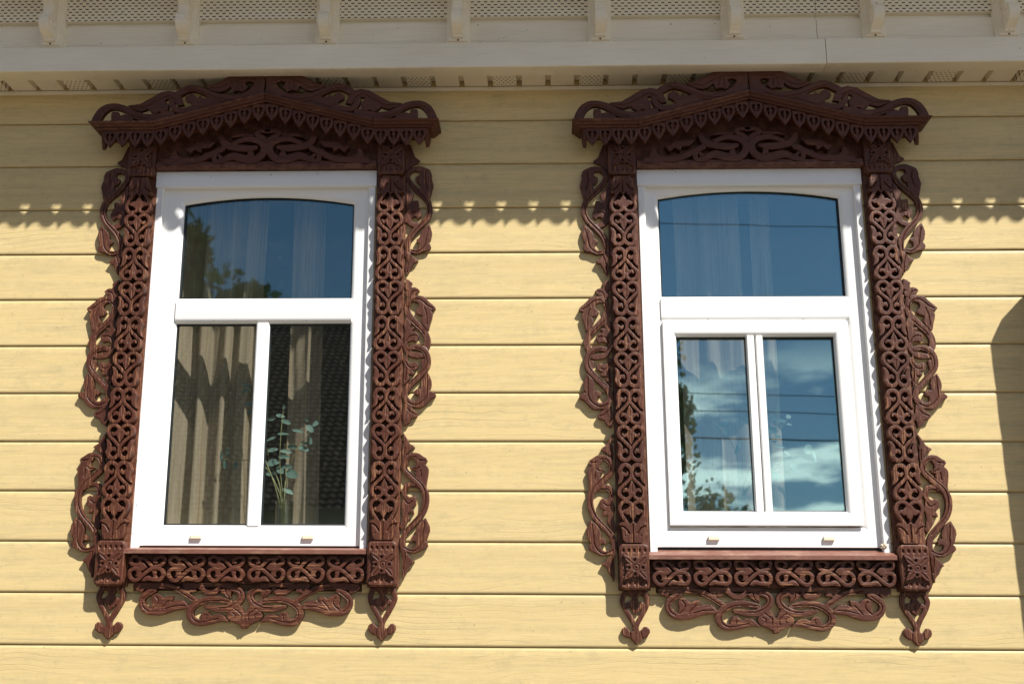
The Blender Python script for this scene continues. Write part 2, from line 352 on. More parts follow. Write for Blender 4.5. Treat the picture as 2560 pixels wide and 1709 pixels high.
def carve(name, prims, y_back, y_front, mat, res=.002, bev=.003, slope=.9, back=False, grow=0.):
    """prims in metres (x, z): ('s', pts(x,z,w), drop) stroke, ('p', outline, drop) leaf, ('h', outline) hole, ('g', pts, width, depth) groove"""
    allp = np.vstack([np.asarray(p[1], float)[:,:2] for p in prims if p[0] in 'sp'])
    pad = .02; x0, z0 = allp.min(0)-pad; x1, z1 = allp.max(0)+pad
    nx, nz = int((x1-x0)/res)+2, int((z1-z0)/res)+2
    gx = x0+np.arange(nx)*res; gz = z0+np.arange(nz)*res; X, Z = np.meshgrid(gx, gz); P = np.stack([X.ravel(), Z.ravel()], 1)
    T = y_back-y_front; sd = np.full(len(P), 1e9); H = np.full(len(P), -1e9)
    for p in prims:
        if p[0] == 's': d = sd_stroke(P, spline(p[1]) if len(p[1]) > 2 else np.asarray(p[1], float))
        elif p[0] == 'p': d = sd_poly(P, p[1])
        else: continue
        d = d-grow
        h = T-p[2]-slope*np.clip(bev+d, 0, bev)
        H = np.where(d < res, np.maximum(H, h), H); sd = np.minimum(sd, d)
    for p in prims:
        if p[0] == 'h':
            d = sd_poly(P, p[1]); sd = np.maximum(sd, -d); H = H-slope*np.clip(bev*.7-np.maximum(d, 0), 0, bev)
        elif p[0] == 'g':
            q = spline(np.c_[np.asarray(p[1], float), np.zeros(len(p[1]))]); d = sd_stroke(P, q); H = H-p[3]*np.clip(1-d/(p[2]/2), 0, 1)
    H = np.clip(H, T*.25, None)
    S = sd.reshape(nz, nx); H = H.reshape(nz, nx); I = S < 0
    idx = -np.ones((nz, nx), int); vv = []; ff = []
    for j, i in zip(*np.nonzero(I)): idx[j, i] = len(vv); vv.append((gx[i], y_back-H[j, i], gz[j]))
    full = I[:-1,:-1] & I[:-1,1:] & I[1:,:-1] & I[1:,1:]; anyc = I[:-1,:-1] | I[:-1,1:] | I[1:,:-1] | I[1:,1:]
    for j, i in zip(*np.nonzero(full)): ff.append((idx[j,i], idx[j,i+1], idx[j+1,i+1], idx[j+1,i]))
    ev = {}
    def edge(a, b):
        k = (a, b) if a < b else (b, a)
        if k not in ev:
            (ja, ia), (jb, ib) = a, b; sa, sb = S[ja,ia], S[jb,ib]; t = min(.97, max(.03, sa/(sa-sb)))
            h = (H[ja,ia] if I[ja,ia] else H[jb,ib])
            ev[k] = len(vv); vv.append((gx[ia]+(gx[ib]-gx[ia])*t, y_back-h, gz[ja]+(gz[jb]-gz[ja])*t))
        return ev[k]
    walls = []
    for j, i in zip(*np.nonzero(anyc & ~full)):
        cs = [(j,i),(j,i+1),(j+1,i+1),(j+1,i)]; poly = []; cr = []
        for k in range(4):
            a, b = cs[k], cs[(k+1) % 4]
            if I[a]: poly.append(idx[a])
            if I[a] != I[b]:
                e_ = edge(a, b); poly.append(e_); cr.append((e_, bool(I[a])))
        if len(poly) >= 3: ff.append(tuple(poly))
        m = len(cr)
        for k in range(m):
            if cr[k][1]: walls.append((cr[k][0], cr[(k+1) % m][0]))
    bk = {}
    def bidx(i):
        if i not in bk:
            bk[i] = (len(vv), len(vv)+1); x, y, z = vv[i]; vv.append((x, y, z)); vv.append((x, y_back, z))
        return bk[i]
    nf = list(ff)
    for a, b in walls:
        (a1, a2), (b1, b2) = bidx(a), bidx(b); ff.append((b1, a1, a2, b2))
    if back:
        k0 = len(vv); n0 = k0; base = [(x, y_back, z) for x, y, z in vv[:n0]]; vv += base
        ff += [tuple(k0+i for i in q[::-1]) for q in nf]
    return mesh(name, vv, ff, mat, 38)
def view(ox, oy, s, d, cx, cz):
    """maps points traced in an enlarged view of the photograph to metres on the plane at depth d, relative to (cx, cz)"""
    def one(p):
        x, z = un(ox+p[0]/s, oy+p[1]/s, d); return x-cx, z-cz
    def f(pts, dy=0):
        out = []
        for p in pts:
            q = (p[0], p[1]+dy); x, z = one(q)
            out.append((x, z, p[2]*(one((q[0]+10, q[1]))[0]-x)/10) if len(p) > 2 else (x, z))
        return out
    return f
def mirror(prims, ax=0):
    r = []
    for p in prims:
        q = [tuple(-c if i == ax else c for i, c in enumerate(pt)) for pt in p[1]]; r.append((p[0], q, *p[2:]))
    return r
def blob(cx, cz, r, n=12): return [(cx+r*math.cos(2*math.pi*k/n), cz+r*math.sin(2*math.pi*k/n)) for k in range(n)]

# ================================================================== THE SETTING: ground, road
def flat(name, x0, x1, y0, y1, z, mat):
    o = MB().add([(x0,y0,z),(x1,y0,z),(x1,y1,z),(x0,y1,z)], [(0,1,2,3)]).obj(name, mat, sheared=False); o['kind'] = 'structure'; return o
flat('ground', -400, 400, -500, 300, 0, M['ground'])
flat('road', -400, 400, -10.5, -5.6, .004, M['asphalt'])
kb = MB()
kb.box(-60, 60, -5.6, -5.45, 0, .12).box(-60, 60, -10.65, -10.5, 0, .12)
o = kb.obj('kerb', M['pave'], sheared=False); o['kind'] = 'structure'
flat('pavement', -60, 60, -5.45, -.9, .05, M['pave'])

# ================================================================== THE HOUSE: siding, eaves, room
HX0, HX1 = -5.0, 4.8
house = house_empty('house', 0, 0, 0)
tag(house, 'house front of yellow siding boards with cream bracketed eaves', 'house')
ZB0 = 3.7868 - .2*11 - .2*9          # bottom line of the lowest board course
# profile of a board: rounded upper edge that tucks behind the lip of the board above
BP = [(.0012, .0022), (0.000, -.0050), (.0014, -.0066), (.010, -.0070), (.060, -.0056), (.110, -.0050), (.160, -.0058), (.1835, -.0062), (.1895, -.0050), (.1950, -.0026), (.1974, .0004), (.1982, .0014), (.206, .0022)]
OPEN = [(WINL-.452, WINL+.452), (WINR-.452, WINR+.452)]
def board(x0, x1, z):
    b = MB(); m = len(BP)
    b.add([(x0, y, dz) for dz, y in BP]+[(x1, y, dz) for dz, y in BP], [(j, j+m, j+m+1, j+1) for j in range(m-1)]+[tuple(range(m)), tuple(range(2*m-1, m-1, -1))])
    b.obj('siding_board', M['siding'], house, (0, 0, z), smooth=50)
k = 0
for i in range(22):
    z = ZB0+.2*i
    if z > 3.93: break
    if z < .5: continue
    if z+.2 > 1.962 and z < 3.50:
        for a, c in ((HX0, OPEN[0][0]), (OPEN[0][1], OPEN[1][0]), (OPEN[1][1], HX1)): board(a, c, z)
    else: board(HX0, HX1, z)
# stone foot below the boards and the rest of the house body (behind the siding, with the openings left free)
zb = ZB0
body = MB()
body.box(HX0, HX1, .012, .25, .0, 1.955).box(HX0, HX1, .012, .25, 3.505, 4.6)
for a, c in ((HX0, OPEN[0][0]), (OPEN[0][1], OPEN[1][0]), (OPEN[1][1], HX1)): body.box(a, c, .012, .25, 1.955, 3.505)
body.box(HX0, HX0+.2, .25, 6, 0, 4.6).box(HX1-.2, HX1, .25, 6, 0, 4.6)
body.obj('wall', M['logwall'], house)
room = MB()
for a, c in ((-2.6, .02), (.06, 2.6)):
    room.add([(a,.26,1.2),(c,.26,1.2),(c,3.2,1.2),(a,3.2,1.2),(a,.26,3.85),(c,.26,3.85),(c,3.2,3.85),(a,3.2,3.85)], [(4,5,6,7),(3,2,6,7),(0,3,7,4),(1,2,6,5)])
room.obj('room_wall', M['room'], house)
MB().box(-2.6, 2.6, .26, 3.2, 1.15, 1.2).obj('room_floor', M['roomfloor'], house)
for c in (WINL, WINR): MB().box(c-.5, c+.5, .075, .36, 1.992, 2.022).obj('inner_sill', M['inner_sill'], house)

# ---- eaves: small soffit of cross panels, boxed fascia, frieze, brackets, roof edge with a sawn lace board
EZ = 3.945
MB().box(HX0, HX1, -.012, .01, EZ-.020, EZ-.004).obj('soffit_trim', M['cream'], house)
nP = int((HX1-HX0)/.1245); x = HX0
offs = un(1250, 205, .05)[0]
i0 = math.floor((HX0-offs)/.1245)
for i in range(i0, i0+nP):
    xa = offs-.034+i*.1245 + .0
    pm = M['cream_perf2'] if i % 3 == 0 else M['cream']
    MB().add([(xa+.004,-.009,EZ),(xa+.1045,-.009,EZ),(xa+.1045,-.118,EZ),(xa+.004,-.118,EZ),(xa+.001,-.009,EZ+.026),(xa+.1075,-.009,EZ+.026),(xa+.1075,-.118,EZ+.026),(xa+.001,-.118,EZ+.026),
              (xa+.1255,-.009,EZ+.026),(xa+.1255,-.118,EZ+.026)], [(0,3,2,1),(0,4,7,3),(1,2,6,5),(5,6,9,8)]).obj('soffit_panel', pm, house)
sx = un(2067, 150, .2)[0]
for a, c in ((HX0, sx-.0015), (sx+.0015, HX1)):
    dz = 0 if a == HX0 else .0015
    b = MB(); pr = [(-.116, EZ+.012), (-.116, EZ-.005), (-.196, EZ-.006), (-.2, EZ-.003), (-.2, EZ+.104), (-.197, EZ+.107), (-.165, EZ+.107)]
    m = len(pr); b.add([(a, y, z+dz) for y, z in pr]+[(c, y-dz, z+dz) for y, z in pr], [(j, j+m, j+m+1, j+1) for j in range(m-1)]+[tuple(range(m)), tuple(range(2*m-1, m-1, -1))])
    b.obj('fascia_board', M['cream'], house)
sx2 = un(2043, 75, .18)[0]
for a, c in ((HX0, sx2-.001), (sx2+.001, HX1)):
    b = MB(); pr = [(-.150, EZ+.098), (-.176, EZ+.113), (-.181, EZ+.119), (-.181, EZ+.125), (-.173, EZ+.133), (-.171, EZ+.18), (-.174, EZ+.212), (-.158, EZ+.217), (-.156, EZ+.245)]
    m = len(pr); b.add([(a, y, z) for y, z in pr]+[(c, y, z) for y, z in pr], [(j, j+m, j+m+1, j+1) for j in range(m-1)])
    b.obj('frieze_board', M['cream'], house, smooth=40)
    b = MB(); pr = [(-.150, EZ+.236), (-.182, EZ+.236), (-.183, EZ+.240), (-.1805, EZ+.246), (-.1805, EZ+.56)]; m = len(pr)
    b.add([(a, y, z) for y, z in pr]+[(c, y, z) for y, z in pr], [(j, j+m, j+m+1, j+1) for j in range(m-1)])
    b.obj('vent_panel', M['cream_perf'], house)
# bracket: moulded back plate and an S-scroll corbel
plate = MB()
pw = .049
for w, y0, y1, z1 in ((pw, -.196, -.165, .50), (pw-.008, -.203, -.196, .50), (pw-.014, -.2065, -.203, .50)): plate.box(-w, w, y0, y1, .108+(.0 if w == pw else .006), z1, .0015)
plate_me = plate.mesh('bracket', M['cream'])
cp = [(-.2065,.124),(-.222,.124),(-.2245,.133),(-.238,.138),(-.258,.145),(-.277,.158),(-.288,.174),(-.291,.192),(-.288,.208),(-.279,.219),(-.270,.223),(-.2565,.224),
      (-.2565,.238),(-.2545,.252),(-.257,.268),(-.270,.284),(-.288,.297),(-.318,.304),(-.350,.312),(-.372,.332),(-.376,.36),(-.372,.42),(-.2065,.42)]
cb = MB(); cw = .0215
cb.prism_x(cp, -cw, cw)
corbel_me = cb.mesh('corbel', M['cream'], 30)
def ringm(cy, cz, r0, r1, sx_):
    b = MB(); n = 16; v = []
    for k in range(n):
        a = 2*math.pi*k/n
        for r, xx in ((r0, cw-.001), ((r0+r1)/2, cw+.0035), (r1, cw-.001)): v.append((sx_*xx, cy+r*math.cos(a), cz+r*math.sin(a)))
    b.add(v, [(k*3+j, k*3+j+1, ((k+1)%n)*3+j+1, ((k+1)%n)*3+j) for k in range(n) for j in range(2)])
    return b.mesh('scroll_eye', M['cream'], 50)
ring_me = [ringm(-.249, .188, .010, .0235, q) for q in (-1, 1)]
for bx in (-4.41, -3.83, -3.25, -2.675, 2.515, 3.09, 3.67, 4.25, -2.1016, -1.5200, -.9192, -.3590, .2439, .8033, 1.3897, 1.9367):
    p = place('bracket', plate_me, house, (bx+random.uniform(-.003,.003), 0, EZ+random.uniform(-.003,.002)))
    place('corbel', corbel_me, p); [place('scroll_eye', r_, p) for r_ in ring_me]
    MB().add([(r*math.cos(a), -.2072, .1168+r*math.sin(a)) for r in (.0045,) for a in [k*math.pi/4 for k in range(8)]], [tuple(range(8))]).obj('screw_hole', M['gasket'], p)
# roof overhang and lace board (above the picture; it throws the toothed shadow on the wall)
LD = .60; LZ = 3.312+1.80*LD
MB().prism_x([(-.165, LZ+.19), (-LD-.012, LZ+.19), (-LD-.012, LZ+.215), (.3, LZ+.215), (.3, LZ+.19)], HX0-.2, HX1+.2).obj('roof_soffit', M['cream'], house)
MB().prism_x([(-LD-.022, LZ+.21), (-LD-.022, LZ+.24), (4.5, LZ+3.0), (4.5, LZ+2.95), (.3, LZ+.25)], HX0-.3, HX1+.3).obj('roof', M['zinc'], house)
lp = .1365
tooth = [(-lp/2, .20), (-lp/2, .018), (-.058, .007), (-.046, .001), (-.035, -.001), (-.024, .001), (-.012, .007), (-.004, .016), (.006, .022), (.013, .012), (.021, -.008), (.029, .006), (.040, .016), (.052, .021), (.061, .022), (lp/2, .018), (lp/2, .20)]
hole = [(0, .052), (.012, .070), (.022, .086), (.023, .096), (.013, .101), (0, .096), (-.013, .101), (-.023, .096), (-.022, .086), (-.012, .070)]
lace_me = carve('lace_panel', [('p', tooth, 0), ('h', hole)], 0, -.005, M['whitewood'], .003, .001, .5, True)
lx0 = un(137, 540)[0]+.99*LD
for i in range(-30, 56):
    xx = lx0+i*lp
    if HX0 < xx < HX1+.5: place('lace_panel', lace_me, house, (xx, -LD, LZ))

# ================================================================== WINDOWS
PVC = M['pvc']
FY = .004
def ring_prof(y0, yg, b=.012):  # from outer edge to inner edge
    return [(0, .06), (0, y0+.002), (.02, y0), (.74, y0), (.84, y0+.0015), (.93, y0+.006), (1, y0+.014), (1, yg)]
def arcpts(x0, x1, z, rise, n=17):
    return [(x0+(x1-x0)*t, z+rise*(1-(2*t-1)**2)) for t in np.linspace(0, 1, n)]
def window(cx, side, label):
    w = house_empty('window', cx, 0, 1.97); z0 = 1.97
    tag(w, label, 'window', None)
    def P(b, name, mat=PVC, smooth=30, par=w): return b.obj(name, mat, par, (0, 0, -z0), smooth)
    gl, gr, gt, rise = (-.357, .371, 3.4105, .033) if side == 'L' else (-.384, .373, 3.424, .034)
    fo_l, fo_r, fo_t, fo_b = -.446, .446, 3.500, 1.968
    yg = .030
    gb = 2.051 if side == 'L' else 2.048
    pr = ring_prof(FY, yg)
    # frame: mitred stiles and rails, the head with a flat arch cut into it
    P(MB().strip([(fo_l, fo_b), (fo_l, fo_t)], [(gl, gb), (gl, gt)], pr), 'frame_stile')
    P(MB().strip([(fo_r, fo_t), (fo_r, fo_b)], [(gr, gt), (gr, gb)], pr), 'frame_stile')
    P(MB().strip([(fo_r, fo_b), (fo_l, fo_b)], [(gr, gb), (gl, gb)], pr), 'frame_rail')
    A = arcpts(gl, gr, gt, rise); P(MB().strip([(fo_l+(fo_r-fo_l)*t, fo_t) for t in np.linspace(0, 1, 17)], A, pr), 'frame_head')
    # transom
    tp = [(0, .05), (0, .014), (.05, .006), (.13, -.001), (.80, -.001), (.88, .0005), (.95, .006), (1, .018), (1, .05)]
    P(MB().strip([(gl-.006, 2.993), (gr+.006, 2.993)][::-1], [(gl-.006, 2.884), (gr+.006, 2.884)][::-1], tp), 'transom')
    for xx in (-.2, .19): MB().add([(xx+.003*math.cos(a), .0028+.002*math.sin(a)-.0008, 2.8945+.002*math.sin(a)) for a in [k*math.pi/3 for k in range(6)]], [tuple(range(6))]).obj('drain_hole', M['gasket'], w, (0, -.001, -z0))
    def pane(poly, y=yg-.002, tilt=0., yaw=0.):
        n = len(poly); zc = sum(p[1] for p in poly)/n; xc = sum(p[0] for p in poly)/n
        b = MB()
        v = [(x, y+(z-zc)*tilt+(x-xc)*yaw+o_, z) for o_ in (0, .005) for x, z in poly]
        b.add(v, [tuple(range(n)), tuple(range(2*n-1, n-1, -1))]+[(i, i+n, (i+1) % n+n, (i+1) % n) for i in range(n)])
        o = P(b, 'pane', M['glass' if side == 'L' else 'glass_r'], None)
        # gasket round the pane
        cxx = xc; g = MB()
        inn = [(x+(cxx-x)*.012, z+(zc-z)*.014) for x, z in poly]
        g.strip(poly+[poly[0]], inn+[inn[0]], [(0, yg-.014), (1, yg-.010), (1, yg+.012)], False)
        g.obj('gasket', M['gasket'], o, (0, 0, 0))
        return o
    pane([(gl, 2.992), (gr, 2.992)]+[(x, z) for x, z in A[::-1]], tilt=.004 if side == 'L' else -.003, yaw=-.004 if side == 'L' else .003)
    if side == 'L':
        ml, mr = -.0225, .0345
        P(MB().strip([(ml, gb-.004), (ml, 2.886)], [(mr, gb-.004), (mr, 2.886)], [(0, .05), (0, .016), (.06, .008), (.14, .005), (.86, .005), (.94, .008), (1, .016), (1, .05)]), 'mullion')
        pane([(gl, gb), (ml, gb), (ml, 2.886), (gl, 2.886)], tilt=-.006, yaw=.002)
        pane([(mr, gb), (gr, gb), (gr, 2.886), (mr, 2.886)], tilt=-.008, yaw=-.002)
    else:
        so = (-.388, .367, 2.0515, 2.882); si = (-.332, .309, 2.1085, 2.8215); ys = -.008
        sp = [(0, .05), (0, ys+.003), (.04, ys), (.70, ys), (.82, ys+.0015), (.92, ys+.006), (1, ys+.016), (1, yg)]
        c = lambda a, x, z: (a[x], a[z])
        q = [(0, 2), (0, 3), (1, 3), (1, 2)]
        for k in range(4):
            a, b_ = q[k], q[(k+1) % 4]
            P(MB().strip([c(so, *a), c(so, *b_)], [c(si, *a), c(si, *b_)], sp), 'sash_stile' if k % 2 == 0 else 'sash_rail')
        for x0, x1 in ((-.0485, -.0140), (-.0105, .0205)):
            P(MB().strip([(x0, si[2]-.004), (x0, si[3]+.002)], [(x1, si[2]-.004), (x1, si[3]+.002)], [(0, .05), (0, .006), (.12, -.004), (.88, -.004), (1, .006), (1, .05)]), 'mullion')
        pane([(si[0], si[2]), (-.0485, si[2]), (-.0485, si[3]), (si[0], si[3])], tilt=.012, yaw=.004)
        pane([(.0205, si[2]), (si[1], si[2]), (si[1], si[3]), (.0205, si[3])], tilt=.012, yaw=.004)
    # drip caps
    for xx in (-.218, .230):
        MB().box(xx-.0215, xx+.0215, -.007, .006, 1.995, 2.010, .0015).obj('drip_cap', M['cap'], w, (0, 0, -z0))
    # white folded trim round the opening
    fl, fr = (-.474, .467) if side == 'L' else (-.470, .463)
    il, ir = fl+.029, fr-.029
    zt0, zt1 = (3.479, 3.551) if side == 'L' else (3.472, 3.545)
    yF = -.018
    P(MB().strip([(fl, 1.944), (fl, zt0+.004)], [(il, 1.944), (il, zt0+.004)], [(0, .002), (0, yF+.002), (.06, yF), (.90, yF+.001), (1, yF+.004), (1, .012)]), 'jamb_trim', M['flash'])
    P(MB().strip([(fr, zt0+.004), (fr, 1.944)], [(ir, zt0+.004), (ir, 1.944)], [(0, .002), (0, yF+.002), (.06, yF), (.90, yF+.001), (1, yF+.004), (1, .012)]), 'jamb_trim', M['flash'])
    P(MB().strip([(fr+.004, zt1), (fl-.003, zt1)], [(fr+.004, zt0), (fl-.003, zt0)], [(0, .0), (0, yF-.004), (.05, yF-.006), (.93, yF-.007), (1, yF-.004), (1, .012)]), 'head_trim', M['flash'])
    # dark gap under the frame, then the folded metal sill
    P(MB().box(-.44, .44, .010, .05, 1.945, 1.9685), 'sill_gap', M['gasket'], None)
    sl, sr = (-.492, .472) if side == 'L' else (-.480, .470)
    dz = .016 if side == 'L' else 0
    sb = MB(); sp_ = [(.008, 1.957+dz*.3), (-.0605, 1.934+dz), (-.063, 1.9325+dz), (-.0632, 1.9175+dz), (-.0605, 1.916+dz), (-.058, 1.921+dz), (-.056, 1.929+dz), (.008, 1.950)]
    sb.prism_x(sp_, sl, sr); P(sb, 'metal_sill', M['sill'], 25)
    if side == 'R':
        fb = MB(); random.seed(3)
        for k in range(5):
            px, pz, r = ir-.004+random.uniform(-.008, .012), 1.956+random.uniform(-.004, .024), random.uniform(.004, .009)
            n, m = 8, 5; v = []
            for a in range(m+1):
                for b_ in range(n):
                    th, ph = math.pi*a/m, 2*math.pi*b_/n; rr = r*random.uniform(.8, 1.2)
                    v.append((px+rr*math.sin(th)*math.cos(ph), -.016+rr*math.sin(th)*math.sin(ph), pz+rr*math.cos(th)))
            fb.add(v, [(a*n+b_, a*n+(b_+1) % n, (a+1)*n+(b_+1) % n, (a+1)*n+b_) for a in range(m) for b_ in range(n)])
        P(fb, 'sealant', M['foam'], 60)
    return w
window(WINL, 'L', 'white window with two fixed lower panes, eucalyptus and curtains behind its dark glass')
window(WINR, 'R', 'white window with an opening lower sash and double mullion, clouds mirrored in its panes')

# ================================================================== CARVED WINDOW SURROUNDS
RX = WINR
G = lambda pts, w=.0062, d=.0048: ('g', pts, w, d)
# --- side scrolls, traced on the left of the right-hand window
OD = .026
OX = WINR-.60
v1 = view(1440, 400, 10.455, OD, OX, 3.3)
y2 = 1463.7
orn_top = [
    ('p', v1([(460,20),(585,-73),(670,-293),(710,-397),(836,-418),(850,300),(753,210),(659,115),(565,84)]), .004),
    ('s', v1([(470,245,110),(600,235,110),(720,290,110),(780,400,110),(745,540,110),(640,690,120),(500,830,130),(370,950,130),(270,1070,130),(220,1200,130),(210,1320,130),(240,1450,130),(300,1560,130),(400,1670,130),(530,1790,130),(660,1924,140),(760,2064,140),(800,2204,130),(805,2344,90),(820,2424,90),(790,2524,90),(780,2664,60)]), 0),
    ('s', v1([(830,-300,60),(835,0,70),(825,200,60),(790,330,50)]), .003),
    ('p', v1([(200,270),(400,180),(500,170),(560,200),(480,300),(450,380),(480,420),(570,460),(570,520),(520,600),(440,640),(450,720),(430,820),(330,880),(210,1000),(190,950),(150,800),(110,680),(130,580),(160,480),(150,400),(170,330)]), .001),
    ('p', v1([(830,620),(780,680),(700,830),(640,900),(690,1080),(620,1080),(520,1075),(500,1150),(520,1230),(470,1300),(440,1390),(450,1480),(520,1540),(560,1480),(640,1480),(700,1530),(700,1640),(860,1640),(860,1500),(810,1340),(830,1100)]), .002),
    ('s', v1([(470,270,90),(600,250,110),(720,200,110),(785,100,120),(785,-20,120)], y2), .002),
    ('p', v1([(220,230),(330,320),(420,420),(460,520),(450,580),(560,640),(550,680),(480,740),(480,830),(540,890),(620,905),(700,890),(790,870),(760,950),(650,980),(560,1000),(480,970),(400,930),(300,920),(220,890),(190,830),(200,780),(250,720),(200,640),(170,520),(160,440),(190,320)], y2), .001),
    ('p', v1([(790,900),(850,910),(880,1040),(850,1090),(800,1150),(830,1250),(865,1330),(860,1420),(830,1540),(780,1480),(670,1280),(650,1240),(580,1220),(530,1185),(600,1130),(680,1060),(750,970)], y2), .001),
    G(v1([(240,340),(300,560),(350,780),(450,900),(560,950),(700,920)], y2)), G(v1([(240,1400),(330,1580),(480,1740),(620,1880),(720,2040),(780,2200),(790,2420)])),
    G(v1([(700,1020),(780,1240),(820,1500)], y2), .005), G(v1([(780,480),(700,640),(560,790),(400,930),(290,1060),(240,1220),(240,1400)]), .005), G(v1([(560,1380),(660,1360),(760,1420)]), .006), G(v1([(300,320),(330,500),(260,760)]), .006)]
MX, MZ = OX, 2.7
v3 = view(1440, 690, 10.455, OD, MX, MZ); y4 = 1463.7; y5 = 2822.9
orn_mid = [
    ('s', v3([(770,400,90),(770,560,110),(800,700,130),(830,850,130),(800,1000,150),(720,1130,160),(600,1260,150),(480,1380,150),(380,1480,150),(320,1594,150),(295,1714,150),(310,1844,150),(370,1950,130),(430,2010,90)]), .003),
    ('p', v3([(850,95),(855,200),(885,310),(850,375),(790,410),(875,440),(860,530),(810,570),(700,560),(600,500),(500,400),(560,340),(620,320),(700,330),(720,270),(690,200),(760,140)]), .002),
    ('s', v3([(800,760,110),(760,660,120),(660,605,130),(540,605,130),(440,650,130),(340,730,120)]), .001),
    ('p', v3([(520,540),(400,560),(330,610),(270,680),(180,760),(100,830),(80,870),(120,910),(210,920),(160,1020),(180,1130),(230,1280),(270,1430),(320,1420),(420,1290),(460,1220),(440,1130),(400,1060),(480,1040),(570,1010),(600,950),(560,900),(510,840),(500,780),(530,720),(600,690),(640,600)]), .001),
    ('p', v3([(850,1115),(900,1200),(925,1290),(895,1390),(885,1470),(900,1664),(890,1800),(840,1800),(830,1750),(740,1710),(660,1710),(600,1740),(540,1660),(525,1590),(570,1510),(640,1485),(720,1490),(690,1440),(640,1380),(700,1365),(775,1385),(735,1285),(770,1200)]), .002),
    ('s', v3([(770,455,110),(620,420,120),(480,450,130),(370,530,140),(310,640,140),(290,780,140),(320,920,150),(390,1040,140),(500,1160,130),(620,1280,130),(740,1390,140),(840,1500,150),(890,1609,130),(900,1709,120),(860,1809,140),(800,1899,140),(850,2010,150),(900,2150,120),(900,2300,120)], y4), .0),
    ('s', v3([(890,370,110),(850,500,120),(760,590,130),(640,630,130),(520,640,120),(440,650,80)], y4), .002),
    ('p', v3([(840,590),(860,680),(910,680),(955,750),(930,830),(890,900),(910,1020),(935,1080),(920,1130),(930,1250),(930,1410),(880,1370),(820,1290),(780,1260),(800,1190),(830,1140),(760,1130),(680,1150),(660,1100),(720,1030),(640,1020),(570,980),(545,890),(570,840),(630,810),(700,850),(780,840),(830,770)], y4), .002),
    ('p', v3([(330,760),(400,740),(470,770),(460,880),(440,1000),(380,950)], y4), .002),
    ('p', v3([(290,-260),(360,-200),(440,-110),(475,0),(478,110),(450,190),(500,168),(580,170),(640,215),(650,260),(620,310),(560,300),(530,370),(545,440),(600,490),(680,495),(760,440),(830,400),(870,560),(790,600),(740,640),(640,640),(510,655),(420,620),(350,560),(260,460),(200,400),(110,370),(90,320),(150,260),(220,225),(250,260),(265,200),(230,150),(205,50),(210,-60),(250,-180)], y5), .001),
    ('p', v3([(850,520),(920,560),(950,740),(930,800),(975,900),(960,960),(930,1050),(925,1130),(870,1090),(790,1040),(750,930),(650,910),(590,880),(580,800),(660,730),(740,660)], y5), .001),
    ('p', v3([(900,250),(970,340),(920,430),(880,400)], y5), .003),
    G(v3([(310,-200),(315,200),(350,380),(480,520),(620,580),(740,560),(830,510)], y5)), G(v3([(160,870),(300,790),(420,680),(540,620),(650,640),(740,720),(790,800),(800,920)])),
    G(v3([(300,1300),(310,1050),(370,850)]), .005), G(v3([(560,390),(680,430),(740,520),(760,640)]), .005), G(v3([(640,440),(500,480),(380,580),(330,700),(320,850),(380,980),(500,1110),(640,1240),(800,1400)], y4), .005),
    G(v3([(580,120),(700,110),(800,170),(860,280)], y4), .006), G(v3([(640,940),(720,970),(820,920),(880,800)], y4), .005), G(v3([(860,950),(870,1120),(900,1300)], y4), .005), G(v3([(620,830),(760,770),(840,680)], y5), .005), G(v3([(740,1160),(600,1310),(460,1440),(380,1560)]), .005)]
BZ = 2.15
v6 = view(1440, 1080, 10.455, OD, OX, BZ); y7 = 1254.6; y8 = 2509.2
